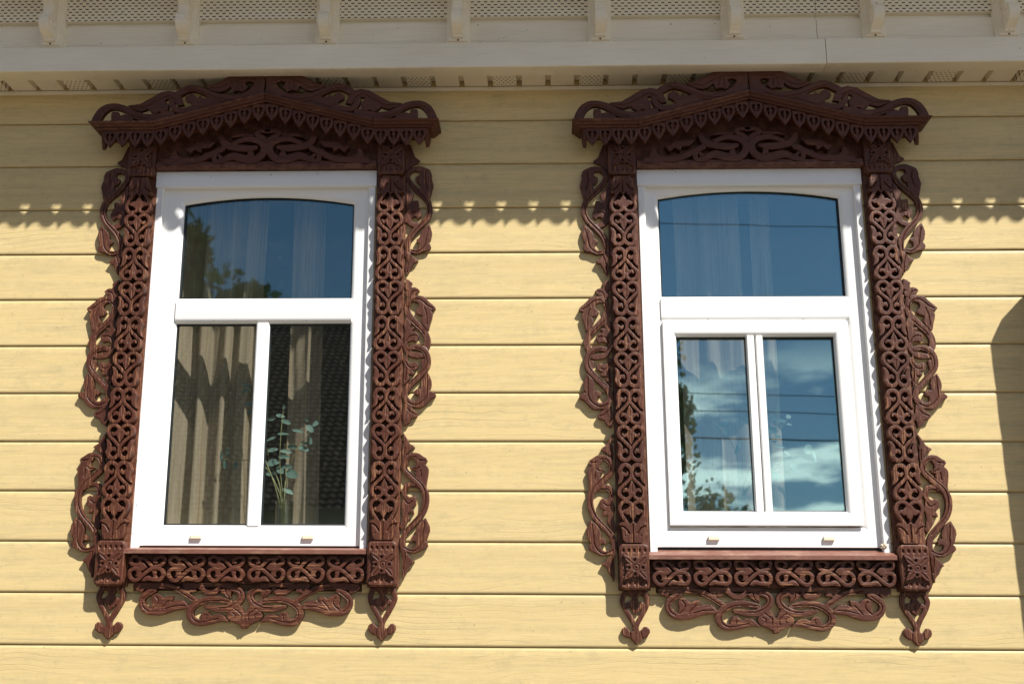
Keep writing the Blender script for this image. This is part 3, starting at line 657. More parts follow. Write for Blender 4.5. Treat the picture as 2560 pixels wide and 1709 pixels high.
orn_bot = [
    ('p', v6([(965,50),(985,80),(940,200),(930,300),(970,400),(960,470),(975,560),(975,700),(950,790),(900,740),(900,640),(820,560),(740,500),(660,445),(700,400),(790,350),(860,220)]), .001),
    ('s', v6([(470,730,110),(580,665,120),(700,650,110),(810,690,110),(890,770,120),(930,880,130),(940,980,130),(880,1080,130),(780,1180,140),(650,1310,140),(530,1420,150),(430,1540,150),(380,1680,160),(370,1830,150),(400,2000,150),(470,2170,140),(570,2300,130),(700,2440,130),(820,2560,130),(930,2700,130),(985,2850,130),(1000,3009,130),(980,3129,120),(950,3259,110)]), 0),
    ('p', v6([(560,640),(440,690),(360,730),(330,790),(370,850),(400,890),(330,950),(300,1020),(310,1120),(330,1250),(360,1400),(365,1500),(430,1480),(560,1360),(620,1250),(630,1110),(600,1080),(700,1030),(740,990),(660,980),(620,920),(620,830),(680,750),(640,660)]), .001),
    ('s', v6([(520,250,90),(640,175,110),(760,170,110),(870,205,130),(925,300,110),(935,400,90)], y7), .002),
    ('p', v6([(960,250),(970,330),(1035,330),(990,430),(960,480),(965,570),(1020,720),(1010,800),(980,870),(980,1010),(1050,1250),(1055,1290),(1020,1360),(960,1290),(870,1160),(820,1060),(850,980),(850,890),(780,900),(700,930),(710,850),(780,780),(700,750),(640,690),(640,600),(640,520),(700,470),(790,510),(860,470),(890,420),(900,300)], y7), .002),
    ('p', v6([(385,-205),(450,-160),(560,-60),(625,50),(650,150),(635,250),(700,255),(770,320),(780,390),(720,390),(640,400),(625,470),(680,560),(760,610),(860,590),(930,520),(960,640),(870,680),(780,700),(680,710),(600,680),(480,620),(390,580),(335,520),(350,440),(400,395),(350,320),(310,200),(280,120),(290,0),(340,-110)], y8), .001),
    ('p', v6([(900,700),(960,650),(1020,650),(1000,780),(995,920),(1000,1100),(1005,1270),(980,1380),(960,1280),(860,1150),(830,1060),(800,1000),(740,970),(690,940),(760,880),(850,770)], y8), .001),
    G(v6([(920,450),(945,600),(950,720)]), .006), G(v6([(390,790),(540,775)]), .006), G(v6([(540,950),(600,1000),(720,1005)]), .006), G(v6([(490,1220),(500,1050)]), .006),
    G(v6([(620,690),(760,700),(860,790),(900,900),(880,1020),(760,1150),(600,1300),(480,1420),(410,1560),(380,1720),(390,1880),(440,2050),(540,2230),(680,2380),(800,2500),(920,2650)])),
    G(v6([(730,600),(800,660),(880,650),(940,560)], y7), .006), G(v6([(420,-100),(460,200),(480,400),(560,560),(680,650),(820,640),(960,570)], y8)), G(v6([(930,700),(950,950),(990,1150)], y8), .005), G(v6([(640,220),(780,220),(880,290),(920,420)], y7), .005)]
ORN = {}
for nm, pr in (('scroll_top', orn_top), ('scroll_mid', orn_mid), ('scroll_bottom', orn_bot)):
    for sgn in (-1, 1):
        ORN[nm, sgn] = carve('side_scroll', pr if sgn < 0 else mirror(pr), 0, -OD, M['brown_v'], .0018, .0019, grow=.0013)
ORNZ = dict(scroll_top=3.3, scroll_mid=2.7, scroll_bottom=2.15)

# --- heart pattern of the columns
CD = .055; CXL = .5355              # front of the carving; distance of a column's axis from the window's
def sym(prims): return prims+mirror(prims)
vh = view(1440, 690, 10.455, CD, un(1440+1325/10.455, 690+600/10.455, CD)[0], un(1440+1325/10.455, 690+600/10.455, CD)[1])
def fix(prims, dx): return [(p[0], [(q[0]+dx, *q[1:]) for q in p[1]], *p[2:]) for p in prims]
heart = sym([
    ('s', vh([(1300,330,80),(1270,250,80),(1200,192,80),(1120,185,80),(1045,225,88),(1003,310,92),(1022,410,84),(1090,490,78),(1180,570,78),(1268,660,80),(1322,740,80),(1335,820,84),(1310,920,92),(1250,988,98),(1180,1008,98),(1100,980,100),(1050,900,100)]), 0),
    ('p', vh([(970,530),(1050,570),(1110,660),(1120,760),(1100,850),(1100,920),(1140,980),(1060,980),(1000,900),(980,860),(1000,780),(1010,680)]), .001),
    ('p', vh([(1100,770),(1150,720),(1210,720),(1250,770),(1250,820),(1220,860),(1210,820),(1160,812),(1110,850),(1080,820)]), .002),
    ('p', vh([(1327,630),(1250,500),(1230,425),(1150,452),(1110,430),(1080,350),(1110,345),(1160,370),(1210,345),(1250,275),(1300,310),(1327,320)]), .001)])+[
    ('p', vh([(1325,630),(1300,590),(1280,500),(1300,330),(1325,300),(1350,330),(1370,500),(1350,590)]), .001), G(vh([(1325,340),(1325,560)]), .004, .002)]
HME = {}
JR = np.random.RandomState(5)
def jig(prims, a=.0009):
    out = []
    for p in prims:
        out.append((p[0], [tuple(c+(JR.uniform(-a, a) if i < 2 else JR.uniform(-a, a)*.6) for i, c in enumerate(q)) for q in p[1]], *p[2:]))
    return out
for q in range(3):
    HME['A%d' % q] = carve('heart_carving', jig(heart), -.018, -CD, M['brown_v'], .0018, .0017)
    HME['B%d' % q] = carve('heart_carving', mirror(jig(heart), 1), -.018, -CD, M['brown_v'], .0018, .0017)
c7 = un(1440+1500/10.455, 1200+1080/10.455, CD); v7 = view(1440, 1200, 10.455, CD, *c7)
foot = sym([
    ('s', v7([(1480,670,80),(1420,592,88),(1310,555,78),(1205,592,88),(1155,690,88),(1162,790,84),(1210,900,86),(1280,1020,86),(1360,1130,84)]), 0),
    ('p', v7([(1502,1040),(1420,940),(1420,890),(1330,895),(1260,850),(1200,820),(1260,760),(1320,760),(1380,700),(1420,640),(1490,680),(1502,680)]), .001),
    ('p', v7([(1502,1060),(1430,1130),(1390,1140),(1300,1090),(1200,1090),(1135,1150),(1190,1210),(1200,1250),(1230,1500),(1270,1600),(1310,1625),(1502,1625)]), 0),
    G(v7([(1180,1190),(1300,1250),(1400,1390)]), .008, .008)])+[('p', v7([(1480,680),(1520,680),(1520,1040),(1480,1040)]), .001), ('p', v7([(1480,1060),(1520,1060),(1520,1625),(1480,1625)]), 0), G(v7([(1500,1150),(1500,1600)]), .007, .007),
    ('h', [(x-.0305, z-.053) for x, z in blob(0, 0, .0026, 8)]), ('h', [(x+.0305, z-.053) for x, z in blob(0, 0, .0026, 8)])]
HME['foot'] = carve('leaf_carving', foot, -.018, -CD, M['brown_v'], .0018, .0017)
HME['head'] = carve('leaf_carving', mirror(foot, 1), -.018, -CD, M['brown_v'], .0018, .0017)
# --- blocks with a rosette
BD = .064
cw_ = un(1530+645/11.2, 1350+760/11.2, BD); vw = view(1530, 1350, 11.2, BD, *cw_)
hw, hh, rr = .0575, .0865, .018
rect = []
for ax, az, a0 in ((hw-rr, hh-rr, 0), (-hw+rr, hh-rr, 90), (-hw+rr, -hh+rr, 180), (hw-rr, -hh+rr, 270)):
    rect += [(ax+rr*math.cos(math.radians(a0+t)), az+rr*math.sin(math.radians(a0+t))) for t in (0, 30, 60, 90)]
scoops = [G([(xx, .058), (xx, .064)], .012, .008) for xx in (-.042, -.021, 0, .021, .042)]+[G([(xx, -.066), (xx, -.060)], .012, .006) for xx in (-.042, -.021, 0, .021, .042)]
block_me = carve('rosette_block', [('p', rect, 0)]+scoops, -.012, -BD, M['brown_v'], .002, .005, .8)
ros = [('p', vw([(315,420),(430,470),(530,520),(560,480),(600,480),(640,500),(680,480),(720,490),(750,520),(850,460),(1020,450),(1010,560),(960,640),(880,700),(950,720),(940,760),(960,800),(950,850),(940,890),(860,900),(930,920),(990,1060),(1000,1165),(870,1130),(760,1020),(740,1080),(690,1040),(640,1070),(600,1030),(580,1020),(560,1070),(480,1110),(340,1145),(380,1020),(420,920),(480,900),(390,870),(400,830),(440,790),(390,740),(400,700),(490,690),(410,640),(360,530)]), 0)]
for cx_, cy_ in ((640,577),(485,795),(870,795),(655,980)): ros.append(('h', vw(blob(cx_, cy_, 46))))
ros += [G(vw(blob(680, 795, 84)+[(764,795)]), .005, .003), ('h', vw(blob(680, 795, 26, 8))), G(vw([(400,530),(560,665)]), .005, .004), G(vw([(930,510),(770,660)]), .005, .004), G(vw([(790,920),(950,1090)]), .005, .004), G(vw([(420,1080),(560,930)]), .005, .004)]
rc = (.0027, -.003)
ros_me = carve('rosette', fix(ros, 0), -BD+.004, -BD-.0125, M['brown_dull'], .0016, .0022)
# --- pendants below the columns
PD = .022
cp_ = un(1500+915/10.455, 1460+900/10.455, PD); vp = view(1500, 1460, 10.455, PD, *cp_)
pend = [('s', vp([(640,235,130),(580,400,115),(600,520,105),(680,680,110),(790,850,110),(880,1020,105),(930,1160,95)]), .001), ('s', vp([(1180,235,125),(1230,380,115),(1230,520,105),(1160,680,110),(1060,850,110),(980,1020,105),(940,1160,95)]), .0),
    ('s', vp([(640,220,110),(770,215,100),(905,340,80)]), .002), ('s', vp([(1180,220,110),(1050,215,100),(925,340,80)]), .002), ('s', vp([(700,120,260),(1120,120,260)]), .003),
    ('p', vp([(910,790),(780,600),(660,600),(640,530),(700,480),(780,460),(820,400),(880,330),(930,380),(970,340),(1010,460),(1100,460),(1160,500),(1150,620),(1030,660),(1020,700)]), .002),
    ('p', vp([(880,1100),(870,1220),(800,1240),(740,1180),(700,1120),(640,1110),(580,1160),(570,1240),(600,1320),(700,1390),(790,1390),(870,1490),(950,1565),(1060,1470),(1080,1390),(1140,1410),(1240,1350),(1300,1250),(1290,1170),(1220,1110),(1150,1110),(1090,1180),(1040,1220),(1010,1190),(1000,1100)]), 0),
    G(vp([(950,1250),(950,1500)]), .005, .003), G(vp([(790,1250),(790,1370)]), .005, .004), G(vp([(1070,1240),(1090,1380)]), .005, .004), G(vp([(910,480),(910,740)]), .005, .003)]
pend_me = {s_: carve('pendant', pend if s_ < 0 else mirror(pend), 0, -PD, M['brown_v'], .002, .003, grow=.0008) for s_ in (-1, 1)}
# --- frieze under the sill
FD = .047
cf = un(1640+1515/10.455, 1380+560/10.455, FD); vf = view(1640, 1380, 10.455, FD, *cf)
fr = [('s', vf([(1330,560,100),(1230,530,92),(1130,540,92),(1062,610,92),(1062,700,92),(1110,790,92),(1200,838,92),(1300,818,92),(1380,750,92),(1480,650,92),(1580,570,92),(1700,520,84),(1800,520,84),(1910,560,92),(1970,650,92),(1960,750,92),(1890,820,100),(1780,820,92),(1640,800,100),(1520,790,80),(1440,850,40)]), 0),
    ('p', vf([(1270,530),(1350,570),(1385,640),(1370,720),(1300,745),(1220,725),(1260,680),(1250,630),(1220,590)]), .001), ('p', vf([(1520,500),(1410,590),(1330,550),(1310,500),(1270,490),(1290,410),(1380,370),(1430,400)]), 0),
    ('s', vf([(1045,330,80),(1090,395,92),(1180,430,92),(1280,425,92),(1310,340,84)]), .001), ('p', vf([(1650,600),(1710,580),(1790,590),(1790,640),(1780,690),(1820,760),(1880,770),(1840,830),(1740,800),(1720,740),(1690,680),(1680,630)]), .001),
    ('p', vf([(1430,860),(1490,780),(1500,740),(1570,715),(1640,740),(1720,790),(1700,850),(1600,840),(1500,860)]), .001), ('s', vf([(1440,280,70),(1560,390,84),(1640,460,84),(1720,510,84)]), .001), ('s', vf([(1965,330,80),(1920,410,84),(1820,460,92),(1720,470,76)]), .001),
    ('s', vf([(1045,330,84),(1055,260,84),(1130,215,84),(1220,225,84),(1300,300,84)]), .002), ('s', vf([(1970,330,84),(1960,260,84),(1880,215,84),(1780,225,84),(1700,290,84)]), .002), ('p', vf([(1650,330),(1740,320),(1795,370),(1760,400),(1680,390)]), .001),
    ('s', vf([(1300,240,70),(1440,290,70)]), .003)]
FME = {(s_, q): carve('frieze_scroll', jig(fr if s_ < 0 else mirror(fr), .0008), -.010, -FD, M['brown_h'], .0018, .0018) for s_ in (-1, 1) for q in (0, 1)}
# --- apron
AD = .030
ca = un(1640+2312/7.83, 1450+560/7.83, AD); va = view(1640, 1450, 7.83, AD, *ca)
apr = sym([
    ('s', va([(75,190,120),(300,185,120),(500,180,105),(660,190,92),(800,215,92),(950,265,92),(1100,355,92),(1250,455,84),(1330,505,70)]), .002),
    ('s', va([(440,275,92),(320,335,112),(240,405,104),(215,500,104),(250,600,112),(330,670,122),(450,705,114),(600,695,132),(760,655,124),(900,605,122),(1050,585,120),(1150,605,60)]), .0),
    ('p', va([(420,620),(440,540),(420,460),(425,390),(470,350),(530,350),(600,390),(655,450),(720,400),(830,380),(830,440),(800,530),(880,480),(960,470),(1050,480),(1120,530),(1170,610),(1000,660),(800,680),(500,700)]), .001),
    ('p', va([(85,275),(220,190),(230,250),(200,320)]), .001),
    ('s', va([(2040,250,92),(2150,285,112),(2212,370,112),(2200,470,112),(2110,560,122),(1960,630,122),(1800,642,112),(1650,622,102),(1520,600,62)]), .0),
    ('s', va([(2000,510,60),(1880,480,92),(1720,450,102),(1560,455,112),(1400,505,114),(1275,580,122),(1212,680,122),(1222,790,122),(1300,880,122),(1430,920,112),(1600,900,102),(1760,862,92),(1880,845,80),(1990,890,30)]), .002),
    ('p', va([(1440,860),(1450,780),(1490,710),(1550,700),(1610,740),(1650,790),(1740,755),(1820,750),(1890,780),(1960,850),(1800,880),(1600,900)]), .002),
    ('p', va([(1760,265),(1890,245),(2030,265),(2000,300),(1985,360),(2005,430),(1920,400),(1830,340)]), .002),
    ('p', va([(1340,240),(1400,180),(1420,180),(1450,240),(1550,270),(1680,250),(1770,190),(1750,280),(1700,350),(1580,370),(1480,350)]), .001),
    ('s', va([(1340,185,100),(1500,165,84),(1700,165,84),(1900,180,92),(2080,215,92)]), .004), ('p', va([(1180,240),(1270,245),(1290,290),(1220,312),(1180,305)]), .001), ('s', va([(1070,180,110),(1250,190,110)]), .004), ('s', va([(1075,200,90),(1130,300,70)]), .003),
    ('p', va([(2200,580),(2250,650),(2300,740),(2320,740),(2320,1035),(2250,970),(2150,920),(2050,880),(1990,830),(1970,770),(2000,710),(2060,690),(2100,640)]), .0),
    G(va([(490,400),(550,480),(520,570),(430,650)])), G(va([(760,480),(660,590),(620,650)])), G(va([(420,300),(300,390),(225,480),(260,610),(350,680)]), .005), G(va([(700,640),(900,590),(1100,580)]), .005), G(va([(1560,760),(1550,850)]), .005),
    G(va([(1980,495),(1720,480),(1500,500),(1330,590),(1250,700),(1280,840),(1400,905),(1600,885),(1800,835)]), .005), G(va([(2080,260),(2180,310),(2200,420),(2120,540),(1950,615),(1780,625)]), .005), G(va([(2100,640),(2250,760),(2250,870)]), .005), G(va([(2060,720),(2130,770),(2120,830)]), .005), G(va([(1880,250),(1900,340),(1980,420)]), .005), G(va([(560,200),(760,230),(950,300),(1250,480)]), .005)])
apr.append(('p', va([(2290,740),(2334,740),(2334,1030),(2312,1040),(2290,1030)]), 0))
apron_me = carve('apron', apr, 0, -AD, M['brown_h'], .0019, .002, grow=.0012)
# --- crest on top of the cornice
KD = .135; KZ = 3.78
vk = view(1400, 150, 4.698, KD, un(1400+2255/4.698, 226, KD)[0], KZ)
crest = [
    ('s', vk([(250,690,100),(275,620,95),(320,555,90),(390,512,74),(480,505,66),(600,540,74),(720,608,84),(860,640,84),(1000,630,84),(1150,595,84)]), 0),
    ('p', vk([(420,695),(440,660),(430,600),(440,570),(510,570),(525,620),(600,600),(680,640),(720,680),(720,695)]), .003),
    ('p', vk([(620,495),(760,480),(900,400),(1000,340),(1100,320),(1200,340),(1250,400),(1290,480),(1220,490),(1180,440),(1110,410),(1060,420),(1060,450),(1110,480),(1100,550),(1050,580),(1000,560),(960,590),(900,560),(870,530),(780,560),(680,530)]), .002),
    ('s', vk([(1140,440,64),(1165,500,64),(1220,545,64),(1300,555,64),(1420,530,70)]), 0),
    ('s', vk([(1225,345,74),(1340,290,74),(1440,295,74),(1560,340,74),(1680,390,84),(1820,410,94),(1960,410,104),(2080,360,104),(2160,280,110),(2180,200,110)]), 0),
    ('p', vk([(1310,390),(1370,350),(1420,380),(1450,410),(1480,380),(1520,410),(1600,400),(1680,410),(1725,445),(1500,520),(1400,540),(1380,460),(1310,430)]), .003),
    ('p', vk([(1530,270),(1640,240),(1760,180),(1850,130),(1950,120),(2240,125),(2242,220),(2235,345),(2150,380),(2100,330),(2130,270),(2120,220),(2060,200),(2000,220),(2040,280),(1990,330),(1930,310),(1870,325),(1840,260),(1780,310),(1700,330),(1610,310)]), .001),
    ('p', vk([(1000,690),(1180,600),(1500,515),(1800,430),(2245,330),(2245,400),(1700,530),(1000,720)]), .006),
    G(vk([(290,640),(340,560),(420,525),(520,530),(700,620),(860,655)]), .006, .004), G(vk([(1280,310),(1420,310),(1560,360),(1700,405),(1900,430),(2080,380)]), .006, .004), G(vk([(660,510),(820,510),(960,440),(1080,380),(1180,420)]), .006, .004), G(vk([(1580,280),(1720,280),(1860,210),(2000,170),(2140,190)]), .006, .004), G(vk([(1900,290),(1920,200)]), .006, .004), G(vk([(1970,300),(1960,210)]), .006, .004)]
CRE = {s_: carve('crest', crest if s_ < 0 else mirror(crest), -KD+.024, -KD, M['brown_hdull'], .0022, .0035, .9, True, .0012) for s_ in (-1, 1)}
# --- carved field under the cornice
TDp = .054
vt = view(1400, 150, 4.698, TDp, WINR+.004, 3.6)
tym = [('s', vt([(1040,1185,110),(1200,1165,84),(1400,1150,74),(1560,1080,74),(1690,1015,70)]), .0), ('p', vt([(1020,1195),(1060,1120),(1090,1030),(1130,1010),(1150,1090),(1240,1140),(1200,1195)]), .001), ('s', vt([(1600,1080,60),(1610,1150,60),(1650,1170,60),(1690,1130,50),(1660,1095,40)]), .001),
    ('s', vt([(1690,1165,60),(1820,1105,92),(1950,1130,104),(2080,1150,92),(2180,1080,84),(2195,985,84),(2110,920,74),(1970,900,64),(1830,945,54)]), 0), ('s', vt([(1660,880,64),(1720,960,84),(1850,1000,84),(2000,1010,84),(2090,995,50)]), .001), ('p', vt([(1240,1000),(1300,990),(1360,940),(1600,930),(1540,1000),(1440,1010),(1430,1060),(1360,1020),(1300,1070)]), .002),
    ('p', vt([(1780,880),(1850,830),(2050,840),(2050,870),(1900,870)]), .003), ('s', vt([(2230,1000,60),(2190,900,60),(2120,860,60),(2080,830,50),(2120,800,50),(2230,800,60)]), .002), ('p', vt([(1990,1110),(2010,1050),(2060,1040),(2090,1110)]), .002)]
TYM = {s_: carve('field_carving', tym if s_ < 0 else mirror(tym), -.012, -TDp, M['brown_hdull'], .0022, .003) for s_ in (-1, 1)}
# --- one tooth of the fringe
tw = .0285
tt = [('p', [(-tw, .004), (tw, .004), (tw, -.026), (.0215, -.045), (.0105, -.061), (0, -.074), (-.0105, -.061), (-.0215, -.045), (-tw, -.026)], 0)]
dr = [(0.004, -.012), (.010, -.010), (.0165, -.014), (.018, -.022), (.014, -.034), (.008, -.044), (.0045, -.047), (.0045, -.030), (.009, -.025), (.0045, -.022)]
tt += [('h', dr), ('h', [(-x, z) for x, z in dr])]
tooth_me = carve('fringe_tooth', tt, 0, -.015, M['brown_dull'], .0016, .0025)

NZ = [(.745, 3.709), (.467, 3.709), (0, 3.833)]      # cornice line: end, kink, apex (half)
def surround(cx, dz, label):
    s = house_empty('carved_window_surround', cx, 0, 1.6+dz); z0 = 1.6
    tag(s, label, 'window surround', None)
    pl = lambda me, x, z, y=0, par=s, name=None: place(name or me.name.split('.')[0], me, par, (x, y, z-z0))
    P = lambda b, name, mat, smooth=30, par=s: b.obj(name, mat, par, (0, 0, -z0), smooth)
    for sg in (-1, 1):
        ax = sg*CXL
        # column: back board with the pattern fixed on it
        col = P(MB().box(ax-.062, ax+.062, -.0195, -.002, 1.80, 3.71, .002), 'column_board', M['brown_v'], None)
        cz = lambda z: z        # sub-parts sit in the column's own frame
        pl(HME['foot'], ax, 2.0605+.001, 0, col).location.z = 2.0615+TILT*ax
        for k in range(8):
            z = 2.218+.150*k
            o = pl(HME[('B' if k % 2 == 0 else 'A')+str(random.randrange(3))], ax+random.uniform(-.0015, .0015), 0, random.uniform(-.001, .0015), col); o.location.z = z+TILT*ax; o.rotation_euler.y = random.uniform(-.012, .012)
        o = pl(HME['head'], ax, 0, 0, col); o.location.z = 3.425+TILT*ax
        b = pl(block_me, ax, 1.8885); pl(ros_me, 0, z0+.001, 0, b)
        b = pl(block_me, ax, 3.598, .004); pl(ros_me, 0, z0+.001, 0, b)
        pl(pend_me[sg], ax+(-.001 if sg < 0 else .001), cp_[1])
        for nm in ('scroll_top', 'scroll_mid', 'scroll_bottom'): pl(ORN[nm, sg], sg*(WINR-OX), ORNZ[nm])
        # cornice: level end, sloping part and the short return to the wall, all of one moulding
        MP = [(-.034, -.012), (-.120, -.012), (-.123, -.009), (-.123, -.004), (-.131, -.003), (-.136, .002), (-.137, .006), (-.144, .007), (-.149, .011), (-.149, .0155), (-.034, .0155)]
        ex = lambda y: .595+abs(y)
        m = len(MP)
        (xe, ze), (xk, zk), (xa, za) = NZ
        flat_ = MB().add([(sg*ex(y), y, ze+h) for y, h in MP]+[(sg*(xk+.0008), y, zk+h) for y, h in MP], [(j, j+m, (j+1) % m+m, (j+1) % m) for j in range(m)]+[tuple(range(m)), tuple(range(2*m-1, m-1, -1))])
        fo = P(flat_, 'cornice_moulding', M['brown_hdull'], 35)
        slp = MB().add([(sg*(xk-.0008), y, zk+h) for y, h in MP]+[(sg*.0008, y, za+h) for y, h in MP], [(j, j+m, (j+1) % m+m, (j+1) % m) for j in range(m)]+[tuple(range(m)), tuple(range(2*m-1, m-1, -1))])
        so_ = P(slp, 'cornice_moulding', M['brown_hdull'], 35)
        ret = MB().add([(sg*(ex(y)+.0005), y, ze+h) for y, h in MP]+[(sg*(ex(y)+.0005), -.004, ze+h) for y, h in MP], [(j, j+m, (j+1) % m+m, (j+1) % m) for j in range(m)])
        ret.add([(sg*(ex(-.120)-.002), -.120, ze-.0115), (sg*(ex(-.120)-.002), -.004, ze-.0115), (sg*(ex(-.149)), -.004, ze+.015), (sg*(ex(-.149)), -.148, ze+.015)], [(0,1,2,3)])
        P(ret, 'cornice_return', M['brown_hdull'], 35)
        n1, n2 = 4, 8
        for k in range(n1):
            x = sg*(xk+.030+k*.0545)
            o = pl(tooth_me, x, 0, -.098, fo); o.location.z = ze-.014+TILT*x+random.uniform(-.001, .001); o.rotation_euler.y = random.uniform(-.03, .03)
        for k in range(n2):
            xx = .029+k*(xk-.029*2+.004)/(n2-1); x = sg*xx; zt = za+(zk-za)*xx/xk
            o = pl(tooth_me, x, 0, -.098, so_); o.location.z = zt-.014+TILT*x+random.uniform(-.001, .001)
        # end fringe under the return
        o = pl(tooth_me, sg*.686, 0, -.078, fo); o.location.z = ze-.014+TILT*sg*.686; o.rotation_euler = (0, 0, sg*math.radians(82))
        # board above the teeth that carries the moulding
        P(MB().prism([(sg*.68, 3.676), (sg*xk, 3.676), (0, 3.80), (0, 3.826), (sg*xk, 3.702), (sg*.68, 3.702)], -.094, -.03), 'cornice_board', M['brown_hdull'], None)
        pl(CRE[sg], sg*.0015, KZ-.002)
        pl(TYM[sg], 0, 3.6)
    # field board, head rail
    P(MB().prism([(-.475, 3.545), (.475, 3.545), (.475, 3.70), (0, 3.82), (-.475, 3.70)], -.013, -.004), 'field_board', M['brown_hdull'], None)
    hr = MB(); hp = [(-.02, 3.545), (-.050, 3.547), (-.054, 3.552), (-.054, 3.563), (-.047, 3.567), (-.047, 3.576), (-.040, 3.582), (-.02, 3.584)]
    hr.prism_x(hp, -.4735, .4735); P(hr, 'head_rail', M['brown_hdull'], 30)
    # frieze under the sill
    fb = P(MB().box(-.4725, .4725, -.0125, -.003, 1.812, 1.930, .0015), 'frieze_board', M['brown_hdull'], None)
    pitch = .1565
    for k in range(6):
        x = (k-2.5)*pitch; o = pl(FME[-1 if k < 3 else 1, random.randrange(2)], x+random.uniform(-.001, .001), 0, 0, fb); o.location.z = cf[1]+TILT*x+random.uniform(-.001, .001)
    pl(apron_me, 0, ca[1])
    return s
surround(WINL, .008, 'carved brown wooden surround of the window with eucalyptus behind dark lower panes')
surround(WINR, .0, 'carved brown wooden surround of the window with clouds mirrored in its panes')

# ================================================================== BEHIND THE GLASS
def curtain(cx, lx0, lx1, seed, label, folds, y=.20, zt=3.62, zb=2.03, amp=.030, mat='curtain'):
    rnd = random.Random(seed); n = int((lx1-lx0)/.006)+2; nz = 26; v = []
    ph = [rnd.uniform(0, 6.28) for _ in range(6)]
    for j in range(nz+1):
        z = zt+(zb-zt)*j/nz; q = j/nz
        for i in range(n):
            u = i/(n-1); w = u+.012*math.sin(3*q+ph[0])+.010*math.sin(7*u+4*q+ph[1])
            yy = amp*math.sin(2*math.pi*folds*w+ph[2])+amp*.5*math.sin(2*math.pi*folds*1.73*w+ph[3]+q)+.006*math.sin(9*q+12*u+ph[4])
            v.append((lx0+(lx1-lx0)*u+.008*math.sin(2.2*q+ph[5])+.004*math.sin(2*math.pi*folds*w*2), y+yy*(.75+.35*q), z))
    f = [(j*n+i, j*n+i+1, (j+1)*n+i+1, (j+1)*n+i) for j in range(nz) for i in range(n-1)]
    o = place('curtain', mesh('curtain', v, f, M[mat], 180), None, (cx, 0, 0)); tag(o, label, 'curtain')
curtain(WINL, -.47, -.03, 1, 'wide sheer beige curtain filling the left half of the window with dark panes', 4.8, amp=.028)
curtain(WINL, .07, .21, 2, 'narrow sheer curtain strip behind the eucalyptus in the window with dark panes', 1.2, .24, amp=.02)
curtain(WINR, -.30, -.015, 5, 'sheer striped curtain left of the double mullion in the window with clouds', 2.3, .20, amp=.018, mat='curtain_w')
curtain(WINR, .035, .125, 9, 'narrow sheer curtain strip right of the double mullion in the window with clouds', .9, .20, amp=.016, mat='curtain_w')

def leaf_mesh():
    n = 12; v = [(0, 0, 0)]
    for k in range(n):
        a = 2*math.pi*k/n; v.append((math.cos(a), .12*math.cos(a)**2-.10*math.sin(a)**2, math.sin(a)*(1-.18*math.cos(a))))
    f = [(0, 1+k, 1+(k+1) % n) for k in range(n)]
    v += [(x, y+.03, z) for x, y, z in v]; m = n+1
    f += [tuple(i+m for i in q[::-1]) for q in f] + [(1+k, 1+m+k, 1+m+(k+1) % n, 1+(k+1) % n) for k in range(n)]
    return mesh('leaf', v, f, M['euca'], 40, False)
LEAF = leaf_mesh()
def bouquet(cx, ox, oy, s, base, stems, leaves, label, depth, vz=2.0225):
    d = -depth
    def at(p, dd=0):
        x, z = un(ox+p[0]/s, oy+p[1]/s, d-dd); return x-cx, depth+dd, z
    bx, by, bz = at(base)
    root = house_empty('eucalyptus_bouquet', cx, 0, vz); tag(root, label, 'plant')
    # square-ish glass vase, open at the top
    vb = MB(); n = 20; rings = []
    for r, z in ((.030, .0), (.036, .004), (.037, .12), (.0375, .135), (.0345, .135), (.034, .012), (.0, .010)):
        vb.v += [(bx+r*math.cos(2*math.pi*k/n), by+r*math.sin(2*math.pi*k/n), z) for k in range(n)]
    vb.f = [(i*n+k, i*n+(k+1) % n, (i+1)*n+(k+1) % n, (i+1)*n+k) for i in range(6) for k in range(n)]+[tuple(range(n))]
    vb.obj('vase', M['vase'], root, smooth=40)
    rnd = random.Random(4)
    objs = []
    for st in stems:
        pts = [(bx+rnd.uniform(-.008, .008), by+rnd.uniform(-.01, .01), vz+.014)]+[at(p, rnd.uniform(-.03, .03)) for p in st]
        q = spline(pts, 5); b = MB().tube([tuple(p) for p in q], .0028, 6, .0011)
        b.v = [(x, y, z-vz) for x, y, z in b.v]; objs.append((b.obj('stem', M['stem'], root, smooth=60), np.array(pts)))
    for (px, py, rx, rz, ang) in leaves:
        x, y, z = at((px, py), rnd.uniform(-.035, .035))
        best = min(objs, key=lambda o_: np.min(np.hypot(o_[1][:,0]-x, o_[1][:,2]-z)))
        o = place('leaf', LEAF, best[0], (x, y, z-vz)); k = DIST/FPX*1.08/s
        o.scale = (rx*k, max(rx, rz)*k, rz*k); o.rotation_euler = (rnd.uniform(-.5, .5), math.radians(ang), rnd.uniform(-.4, .4))
